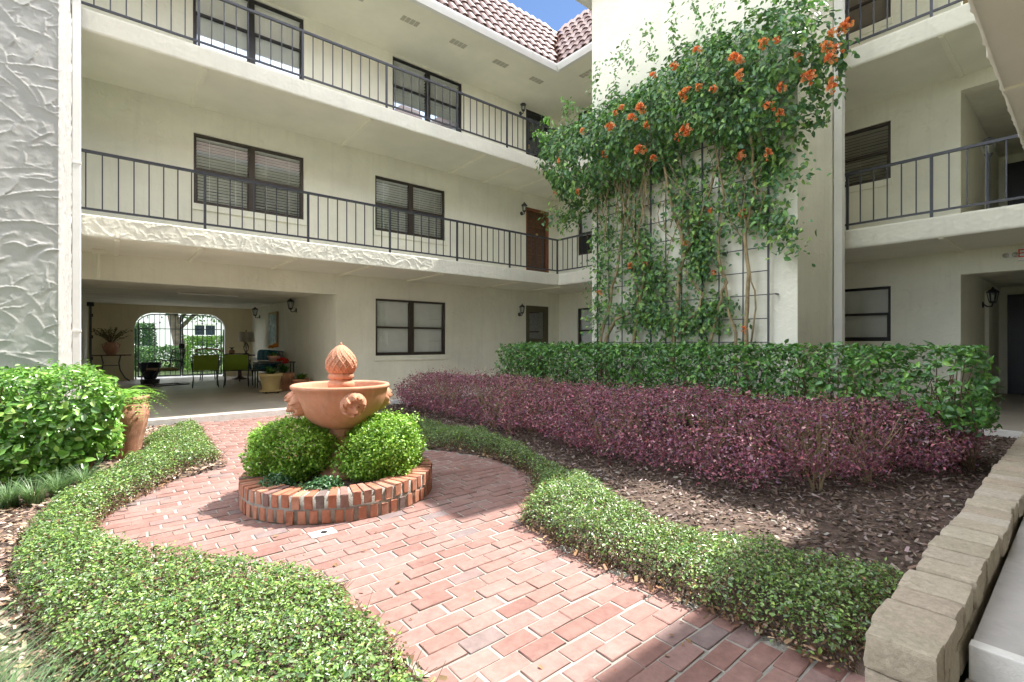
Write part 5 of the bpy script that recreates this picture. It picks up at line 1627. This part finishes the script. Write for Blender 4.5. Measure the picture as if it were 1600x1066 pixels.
# wrought iron chairs with lime slings
def sling_chair(label, x, y, rz):
    t = thing('patio_chair', label, 'chair', (x, y, F1), rz, 'green sling chairs')
    def L(mb, n, m, sm=False): return mb.build(n, m, t, sm, 0, False)
    w = .27
    for s_ in (-1, 1):
        L(MB().tube([(s_ * w, .26, 0), (s_ * (w - .02), .22, .22), (s_ * w, .20, .42)], .013, 6), 'leg', 'iron', True)
        L(MB().tube([(s_ * w, -.32, 0), (s_ * (w - .02), -.26, .22), (s_ * w, -.24, .42)], .013, 6), 'leg', 'iron', True)
        L(MB().tube([(s_ * w, -.24, .40), (s_ * w, -.29, .62), (s_ * w, -.34, .81)], .013, 6), 'back_post', 'iron', True)
        L(MB().tube([(s_ * w, -.29, .64), (s_ * (w + .03), -.05, .66), (s_ * (w + .03), .2, .64), (s_ * w, .21, .42)], .012, 6), 'arm', 'iron', True)
    L(MB().tube([(-w, -.24, .41), (w, -.24, .41), (w, .22, .42), (-w, .22, .42), (-w, -.24, .41)], .012, 6), 'seat_frame', 'iron')
    L(MB().tube([(-w, -.34, .81), (-w * .5, -.35, .835), (w * .5, -.35, .835), (w, -.34, .81)], .012, 6), 'top_rail', 'iron', True)
    V, Fq = [], []
    for i in range(7):
        f = i / 6
        for j in range(7):
            u = -1 + j / 3
            sag = .03 * (1 - u * u)
            V.append((u * (w - .014), -.262 - .07 * f + sag - .04 * math.sin(f * PI), .43 + f * .375))
    b = MB().add(V, [(i * 7 + j, i * 7 + j + 1, i * 7 + j + 8, i * 7 + j + 7) for i in range(6) for j in range(6)])
    ob = L(b, 'backrest', 'green', True)
    V = [(u * (w - .014), -.23 + .45 * f, .425 - .03 * (1 - u * u)) for f in (0, .25, .5, .75, 1) for u in (-1, -.66, -.33, 0, .33, .66, 1)]
    L(MB().add(V, [(i * 7 + j, i * 7 + j + 1, i * 7 + j + 8, i * 7 + j + 7) for i in range(4) for j in range(6)]), 'seat', 'green', True)
sling_chair('lime green sling chair seen from behind, left of the pair', 1.86, 14.25, R(-6))
sling_chair('lime green sling chair seen from behind, right of the pair', 2.50, 13.95, R(-12))
wb = thing('wicker_chair', 'low chair with a rounded tan rim behind the green chairs', 'chair', (2.25, 16.6, F1))
MB().lathe([(0, .40), (.28, .40), (.30, .42), (.28, .44), (0, .445)], 20, (2.25, 16.6, F1)).build('seat', 'wicker', wb, True)
for k in range(4):
    a = PI / 4 + PI / 2 * k
    MB().tube([(2.25 + .27 * math.cos(a), 16.6 + .27 * math.sin(a), F1), (2.25 + .22 * math.cos(a), 16.6 + .22 * math.sin(a), F1 + .40)], .014, 6).build('leg', 'iron', wb)
MB().tube([(2.25 + .33 * math.cos(a), 16.6 + .28 * math.sin(a), F1 + .86 + .06 * math.sin(a)) for a in [PI * (-.15 + 1.3 * k / 16) - PI * .0 for k in range(17)]], .025, 8).build('rim', 'wicker', wb, True)
sc = MB()
for k in range(15):
    a = PI * (-.15 + 1.3 * k / 14)
    sc.tube([(2.25 + .28 * math.cos(a), 16.6 + .25 * math.sin(a), F1 + .42), (2.25 + .33 * math.cos(a), 16.6 + .28 * math.sin(a), F1 + .85 + .06 * math.sin(a))], .008, 5)
sc.build('back_spindles', 'iron', wb)

# cantilever spring chair with dark pot beside it
cc = thing('spring_chair', 'black iron spring rocker with a tan seat in front of the gate', 'chair', (1.05, 15.4, F1), R(-65))
def LC(mb, n, m, sm=False): return mb.build(n, m, cc, sm, 0, False)
for s_ in (-1, 1):
    LC(MB().tube([(s_ * .25, .55, .012), (s_ * .25, -.25, .012), (s_ * .25, -.33, .05), (s_ * .25, -.33, .30), (s_ * .25, -.25, .38), (s_ * .25, .28, .40), (s_ * .25, .34, .5), (s_ * .25, .42, .92)], .015, 6), 'side_frame', 'iron', True)
    LC(MB().tube([(s_ * .26, .36, .62), (s_ * .29, .1, .66), (s_ * .28, -.18, .64), (s_ * .25, -.22, .40)], .013, 6), 'arm', 'iron', True)
LC(MB().tube([(-.25, .45, .012), (.25, .45, .012)], .013, 6), 'cross_bar', 'iron')
LC(MB().tube([(-.25, -.3, .012), (.25, -.3, .012)], .013, 6), 'cross_bar', 'iron')
LC(MB().box(-.24, -.24, .405, .24, .28, .45), 'seat', 'wicker')
bk = MB()
for k in range(7):
    x = -.24 + .08 * k
    bk.tube([(x, .30, .45), (x, .36, .65), (x, .42, .9)], .007, 5)
bk.tube([(-.25, .42, .92), (0, .43, .96), (.25, .42, .92)], .013, 6)
LC(bk, 'backrest', 'iron', True)
np_ = thing('glazed_pot', 'dark navy bowl-shaped pot beside the spring chair', 'pot', (.86, 16.3, F1))
MB().lathe([(0, .0), (.12, .0), (.14, .03), (.21, .2), (.26, .40), (.27, .45), (.25, .45), (.21, .37), (0, .35)], 28, (.86, 16.3, F1 + .12)).build('body', 'navypot', np_, True)
MB().lathe([(.2, 0), (.22, .118), (0, .119)], 20, (.86, 16.3, F1)).build('stand', 'iron', np_)

# round side table with lamp, figurine
st = thing('side_table', 'dark round wooden side table carrying the lamp', 'table', (3.05, 16.6, F1))
MB().lathe([(0, .70), (.42, .70), (.43, .715), (.43, .735), (.42, .745), (0, .745)], 32, (3.05, 16.6, F1)).build('table_top', 'darkwood', st, True)
MB().lathe([(.20, 0), (.20, .03), (.07, .08), (.05, .3), (.07, .45), (.05, .68), (.12, .699), (0, .6995)], 16, (3.05, 16.6, F1)).build('pedestal', 'darkwood', st, True)
MB().lathe([(0, .28), (.30, .28), (.30, .305), (0, .306)], 24, (3.05, 16.6, F1)).build('shelf', 'darkwood', st)
lp2 = thing('table_lamp', 'table lamp with a pale drum shade on the side table', 'lamp', (3.22, 16.55, F1 + .746))
MB().lathe([(.09, 0), (.09, .02), (.03, .05), (.02, .08), (.0, .081)], 16, (3.22, 16.55, F1 + .746)).build('base', 'iron', lp2, True)
cgm = MB()
for k in range(6):
    a = 2 * PI * k / 6
    cgm.tube([(3.22 + r * math.cos(a + tw), 16.55 + r * math.sin(a + tw), F1 + .746 + z) for r, z, tw in ((.02, .07, 0), (.07, .16, .3), (.07, .24, .6), (.02, .36, .9))], .008, 5)
cgm.tube([(3.22, 16.55, F1 + 1.1), (3.22, 16.55, F1 + 1.26)], .01, 6)
cgm.build('stem', 'iron', lp2, True)
MB().lathe([(.235, .38), (.20, .68), (.195, .68), (.23, .38)], 28, (3.22, 16.55, F1 + .746), True).build('shade', 'shade', lp2, True)
MB().lathe([(0, .68), (.015, .70), (.012, .74), (0, .75)], 8, (3.22, 16.55, F1 + .746)).build('finial', 'iron', lp2)
fg = thing('small_planter', 'little potted plant on the side table beside the lamp', 'plant', (2.83, 16.5, F1 + .746))
MB().lathe([(0, 0), (.06, 0), (.085, .08), (.07, .13), (.05, .15), (0, .145)], 16, (2.83, 16.5, F1 + .746)).build('pot', 'terrad', fg, True)
for k in range(7):
    a = random.uniform(0, 6.28)
    big_leaf((2.83, 16.5, F1 + .88), (math.cos(a) * .6, math.sin(a) * .6, 1), .15, .05, [.035, .05, .03], 'leaf', fg, .3)

# settee with teal cushions
se = thing('porch_settee', 'dark iron settee with teal cushions along the porch side wall', 'settee', (3.2, 14.75, F1))
for y in (13.95, 15.55):
    for x in (2.86, 3.52):
        MB().tube([(x, y, F1), (x, y, F1 + .40)], .018, 6).build('leg', 'iron', se)
    MB().tube([(2.86, y, F1 + .40), (2.84, y, F1 + .62), (3.0, y, F1 + .64), (3.5, y, F1 + .62)], .016, 6).build('arm', 'blind', se, True)
MB().box(2.84, 13.93, F1 + .36, 3.56, 15.57, F1 + .395).build('seat_frame', 'iron', se)
bb = MB()
for k in range(12):
    y = 13.97 + k * 1.56 / 11
    bb.tube([(3.52, y, F1 + .395), (3.60, y, F1 + .86)], .008, 5)
bb.tube([(3.60, 13.95, F1 + .87), (3.60, 15.55, F1 + .87)], .016, 6)
bb.build('back_frame', 'iron', se)
def cushion(x0, y0, z0, x1, y1, z1, name, par):
    n = 9
    mb = MB(); 
    cx_, cy_, cz_ = (x0 + x1) / 2, (y0 + y1) / 2, (z0 + z1) / 2
    me = mb.box(-1, -1, -1, 1, 1, 1).mesh(name, None)
    bm = bmesh.new(); bm.from_mesh(me)
    bmesh.ops.subdivide_edges(bm, edges=list(bm.edges), cuts=5, use_grid_fill=True)
    for v in bm.verts:
        c = v.co
        p = 3.2
        r = (abs(c.x) ** p + abs(c.y) ** p + abs(c.z) ** p) ** (1 / p)
        q = c / r * 1.0
        v.co = Vector((cx_ + q.x * (x1 - x0) / 2 * 1.03, cy_ + q.y * (y1 - y0) / 2 * 1.03, cz_ + q.z * (z1 - z0) / 2 * 1.03))
    bm.to_mesh(me); bm.free(); me.shade_smooth(); me.materials.append(M['teal'])
    return link(name, me, par)
cushion(2.86, 13.96, F1 + .395, 3.5, 14.74, F1 + .50, 'seat_cushion', se)
cushion(2.86, 14.76, F1 + .395, 3.5, 15.54, F1 + .50, 'seat_cushion', se)
for k, (y, col) in enumerate(((14.15, 0), (14.6, 0), (15.05, 0), (15.4, 0))):
    t = thing('throw_cushion', ['dark end throw cushion on the settee, nearest the courtyard', 'teal throw cushion on the settee, second from the courtyard', 'teal throw cushion on the settee, second from the lamp', 'teal throw cushion on the settee, nearest the lamp'][k], 'cushion', (3.4, y, F1 + .5), 0, 'throw cushions on the settee')
    cushion(3.30, y - .2, F1 + .50, 3.50, y + .2, F1 + .90, 'pad', t)

# low glass table, pots
lt = thing('plant_stand', 'dark iron plant table in front of the settee', 'table', (3.2, 13.05, F1))
MB().box(2.72, 12.88, F1 + .60, 3.62, 13.22, F1 + .63).build('table_top', 'iron', lt)
for x in (2.76, 3.58):
    for y in (12.92, 13.18):
        MB().box(x - .013, y - .013, F1, x + .013, y + .013, F1 + .599).build('leg', 'iron', lt)
for z in (.15,):
    MB().box(2.78, 12.93, F1 + z, 3.56, 12.945, F1 + z + .02).build('stretcher', 'iron', lt)
pkp = thing('pink_pot', 'small pink pot on the plant table holding orange flowers', 'pot', (3.15, 13.05, F1 + .63))
MB().lathe([(0, 0), (.09, 0), (.12, .10), (.16, .15), (.15, .15), (.1, .11), (0, .1)], 20, (3.15, 13.05, F1 + .631)).build('body', 'pink', pkp, True)
def strap_plant(name, label, cx, cy, z, n, L, w, cols, spread=.9, fl=None):
    t = thing(name, label, 'plant', (cx, cy, z))
    for k in range(n):
        a = random.uniform(0, 6.28); e = random.uniform(.5, 2.0)
        c = random.choice(cols)
        big_leaf((cx + random.uniform(-.05, .05), cy + random.uniform(-.05, .05), z), (math.cos(a) * spread, math.sin(a) * spread, e), L * random.uniform(.6, 1.15), w * random.uniform(.8, 1.2), [v * random.uniform(.8, 1.2) for v in c], 'leaf', t, .35)
    if fl:
        for k in range(fl[1]):
            a = random.uniform(0, 6.28); r = random.uniform(0, .12)
            me = fms[k % len(fms)].copy()
            me.attributes['tint'].data.foreach_set('color', np.tile(np.array([*fl[0], 1.0], dtype=np.float32), len(me.vertices)))
            o = link('flower', me, t)
            o.location = (cx + r * math.cos(a), cy + r * math.sin(a), z + fl[2] + random.uniform(-.04, .04)); o.scale = (.8,) * 3; o.rotation_euler = (0, PI / 2, 0)
    return t
strap_plant('orange_flower_plant', 'orange-flowered plant in the small pink pot', 3.15, 13.05, F1 + .75, 26, .20, .06, [(.09, .22, .04), (.13, .3, .05)], .8, ((.70, .28, .05), 7, .24))
yp = thing('buff_pot', 'buff yellow flower pot on a wheeled saucer at the porch edge', 'pot', (2.75, 11.65, F1))
MB().lathe([(0, .07), (.165, .07), (.17, .09), (.215, .36), (.245, .37), (.245, .43), (.215, .43), (.2, .38), (0, .37)], 32, (2.75, 11.65, F1)).build('body', 'yellowpot', yp, True)
MB().lathe([(0, .035), (.22, .035), (.235, .065), (.22, .069), (0, .0695)], 28, (2.75, 11.65, F1)).build('saucer', 'yellowpot', yp, True)
for k in range(4):
    a = PI / 4 + PI / 2 * k
    MB().tube([(2.75 + .17 * math.cos(a) - .02, 11.65 + .17 * math.sin(a), F1 + .018), (2.75 + .17 * math.cos(a) + .02, 11.65 + .17 * math.sin(a), F1 + .018)], .0175, 10).build('caster', 'dark', yp)
strap_plant('bromeliad', 'strap-leaved green plant in the buff pot', 2.75, 11.65, F1 + .38, 34, .34, .045, [(.07, .2, .03), (.1, .27, .05), (.05, .14, .03)], .9)
tp = thing('square_pot', 'square terracotta planter behind the buff pot', 'pot', (3.12, 12.1, F1))
MB().add([(2.95, 11.92, F1), (3.29, 11.92, F1), (3.29, 12.28, F1), (2.95, 12.28, F1), (2.91, 11.88, F1 + .40), (3.33, 11.88, F1 + .40), (3.33, 12.32, F1 + .40), (2.91, 12.32, F1 + .40)],
         [(3, 2, 1, 0), (0, 1, 5, 4), (1, 2, 6, 5), (2, 3, 7, 6), (3, 0, 4, 7), (4, 5, 6, 7)]).build('body', 'terrad', tp, False, .012)
strap_plant('red_flower_plant', 'green plant with red blooms in the square planter', 3.12, 12.1, F1 + .40, 30, .34, .06, [(.04, .12, .03), (.06, .16, .035)], .8, ((.55, .04, .03), 6, .26))
tp2 = thing('round_pot', 'low terracotta pot with pale bushy plant beside the porch corner', 'pot', (3.42, 11.75, F1))
MB().lathe([(0, 0), (.13, 0), (.17, .22), (.185, .23), (.185, .27), (.16, .27), (0, .24)], 24, (3.42, 11.75, F1)).build('body', 'terra', tp2, True)
strap_plant('bushy_pot_plant', 'pale green bushy plant in the low terracotta pot', 3.42, 11.75, F1 + .26, 60, .22, .07, [(.15, .28, .06), (.2, .34, .1), (.09, .2, .04)], .9)

pc = thing('wall_painting', 'narrow framed abstract green painting on the porch side wall', 'painting', (3.69, 15.2, 1.6))
MB().box(3.655, 14.80, 1.06, 3.698, 15.75, 2.08).build('frame', 'wicker', pc, False, .006)
MB().box(3.648, 14.86, 1.12, 3.654, 15.69, 2.02).build('canvas', 'paint', pc)

# ================================================================== BEYOND THE GATE
lw = MB().quad((-30, 19.2, -.03), (40, 19.2, -.03), (40, 80, -.03), (-30, 80, -.03)).build('lawn', 'grass'); tag(lw, kind='structure')
fp = MB().box(-6, 18.61, -.2, 8, 20.6, .03).build('front_path', 'nosing'); tag(fp, kind='structure')
def far_hedge(label, x0, x1, y0, y1, h, n, seed, cols):
    t = thing('front_hedge', label, 'hedge', ((x0 + x1) / 2, (y0 + y1) / 2, 0))
    def d(P):
        n_ = .1 * noise3(P, 2.5, seed, 3)
        return smin(P[:, 0] - x0 + n_, x1 - P[:, 0] + n_, P[:, 1] - y0 + n_, y1 - P[:, 1] + n_, h - P[:, 2] + n_ * .5)
    P, N = shell_points(n, [x0 - .2, y0 - .2, 0], [x1 + .2, y1 + .2, h + .2], d, .10)
    tag(leaves('foliage', P, rand_n(N, .7, .5, .6), .10, palette(n, cols), 'leaf', t, aspect=.55), kind='stuff')
far_hedge('bright green clipped hedge outside the gate, at right', 2.6, 6.0, 24.5, 25.7, 1.45, 5000, 111, [(.12, .26, .03), (.17, .34, .05), (.08, .19, .03)])
far_hedge('darker low hedge outside the gate, at left', -1.5, 2.5, 25.2, 26.3, 1.0, 5000, 112, [(.06, .15, .05), (.09, .2, .06)])
far_hedge('loose dark shrub outside the gate at the far left', .2, 1.7, 28.5, 29.8, 2.1, 3500, 113, [(.04, .11, .03), (.06, .15, .04)])
def far_tree(label, x, y, h, lean, seed):
    t = thing('oak_tree', label, 'tree', (x, y, 0))
    g = random.Random(seed)
    tk = MB(); tk.tube([(x, y, -.1), (x + lean * .3, y, 1.0), (x + lean * .8, y, 2.4), (x + lean, y, h * .55)], [.34, .26, .22, .14], 10)
    tk.build('trunk', 'bark', t, True)
    P = []
    for k in range(7):
        a = g.uniform(0, 6.28); L = g.uniform(1.5, 2.6); z0 = g.uniform(1.6, h * .5)
        q0 = Vector((x + lean * z0 / (h * .55), y, z0)); q1 = q0 + Vector((math.cos(a) * L * .5, math.sin(a) * L * .5, L * .55)); q2 = q0 + Vector((math.cos(a) * L, math.sin(a) * L, L * .9))
        MB().tube([q0, q1, q2], [.10, .07, .03], 7).build('limb', 'bark', t, True)
        P += [q1.lerp(q2, g.random()) for _ in range(4)]
    C0 = np.array([tuple(p) for p in P] + [(x + lean, y, h * .75)] * 6)
    n = 5200
    i = RNG.integers(0, len(C0), n)
    Q = C0[i] + RNG.normal(size=(n, 3)) * np.array([.75, .75, .5])
    Q = Q[Q[:, 2] > 2.2]
    tag(leaves('crown', Q, RNG.normal(size=Q.shape) + np.array([0, 0, .6]), .16, palette(len(Q), [(.05, .12, .03), (.08, .17, .04), (.11, .22, .05)]), 'leaf', t, aspect=.5), kind='stuff')
far_tree('tree with a leaning grey trunk outside the gate, at left', 2.75, 27.5, 6.5, -.55, 3)
far_tree('forked tree outside the gate, at right', 5.3, 29.0, 6.5, .35, 4)
hs = thing('white_house', 'white neighbouring house beyond the gate and trees', 'house', (4, 40, 0))
wall_mesh('Y', 38, .25, -8, 16, -.1, 6.2, [(x, x + 1.3, z, z + 1.5) for x in (-3.5, .9, 4.3, 8.2) for z in (.9, 3.3)]).build('wall', 'housew', hs)
for x in (-3.5, .9, 4.3, 8.2):
    for z in (.9, 3.3):
        w_ = MB()
        w_.box(x, 38.06, z, x + .07, 38.12, z + 1.5).box(x + 1.23, 38.06, z, x + 1.3, 38.12, z + 1.5).box(x + .07, 38.062, z, x + 1.23, 38.118, z + .07).box(x + .07, 38.062, z + 1.43, x + 1.23, 38.118, z + 1.5).box(x + .62, 38.065, z + .07, x + .68, 38.115, z + 1.43).box(x + .07, 38.068, z + .73, x + 1.23, 38.11, z + .78)
        wn = w_.build('window', 'trim', hs)
        MB().box(x + .03, 38.14, z + .03, x + 1.27, 38.16, z + 1.47).build('pane', 'navypot', wn)
MB().add([(-9, 37.3, 6.1), (17, 37.3, 6.1), (17, 42, 8.6), (-9, 42, 8.6), (-9, 46.7, 6.1), (17, 46.7, 6.1)], [(0, 1, 2, 3), (3, 2, 5, 4)]).build('roof', 'roof', hs)
cart = thing('parked_car', 'pale parked car glimpsed through the left of the gate', 'car', (-.2, 32.5, 0))
MB().add([(x, y, z) for y in (31.7, 33.3) for x, z in ((-2.0, .35), (2.0, .35), (2.05, .8), (1.2, .95), (.7, 1.4), (-1.1, 1.4), (-1.7, .95), (-2.05, .8))],
         [tuple(range(8)), tuple(range(8, 16))] + [(k, (k + 1) % 8, 8 + (k + 1) % 8, 8 + k) for k in range(8)]).build('body', 'trim', cart, False, .05)
for s_ in (-1.25, 1.25):
    for y in (31.72, 33.28):
        wl = MB().lathe([(0, -.1), (.31, -.1), (.32, 0), (.31, .1), (0, .1)], 18); wl.v = [(s_ + a, y + c_, .31 + b) for a, b, c_ in wl.v]
        wl.build('wheel', 'dark', cart, True)
MB().box(-1.0, 31.68, .98, .55, 31.699, 1.3).build('side_window', 'navypot', cart)
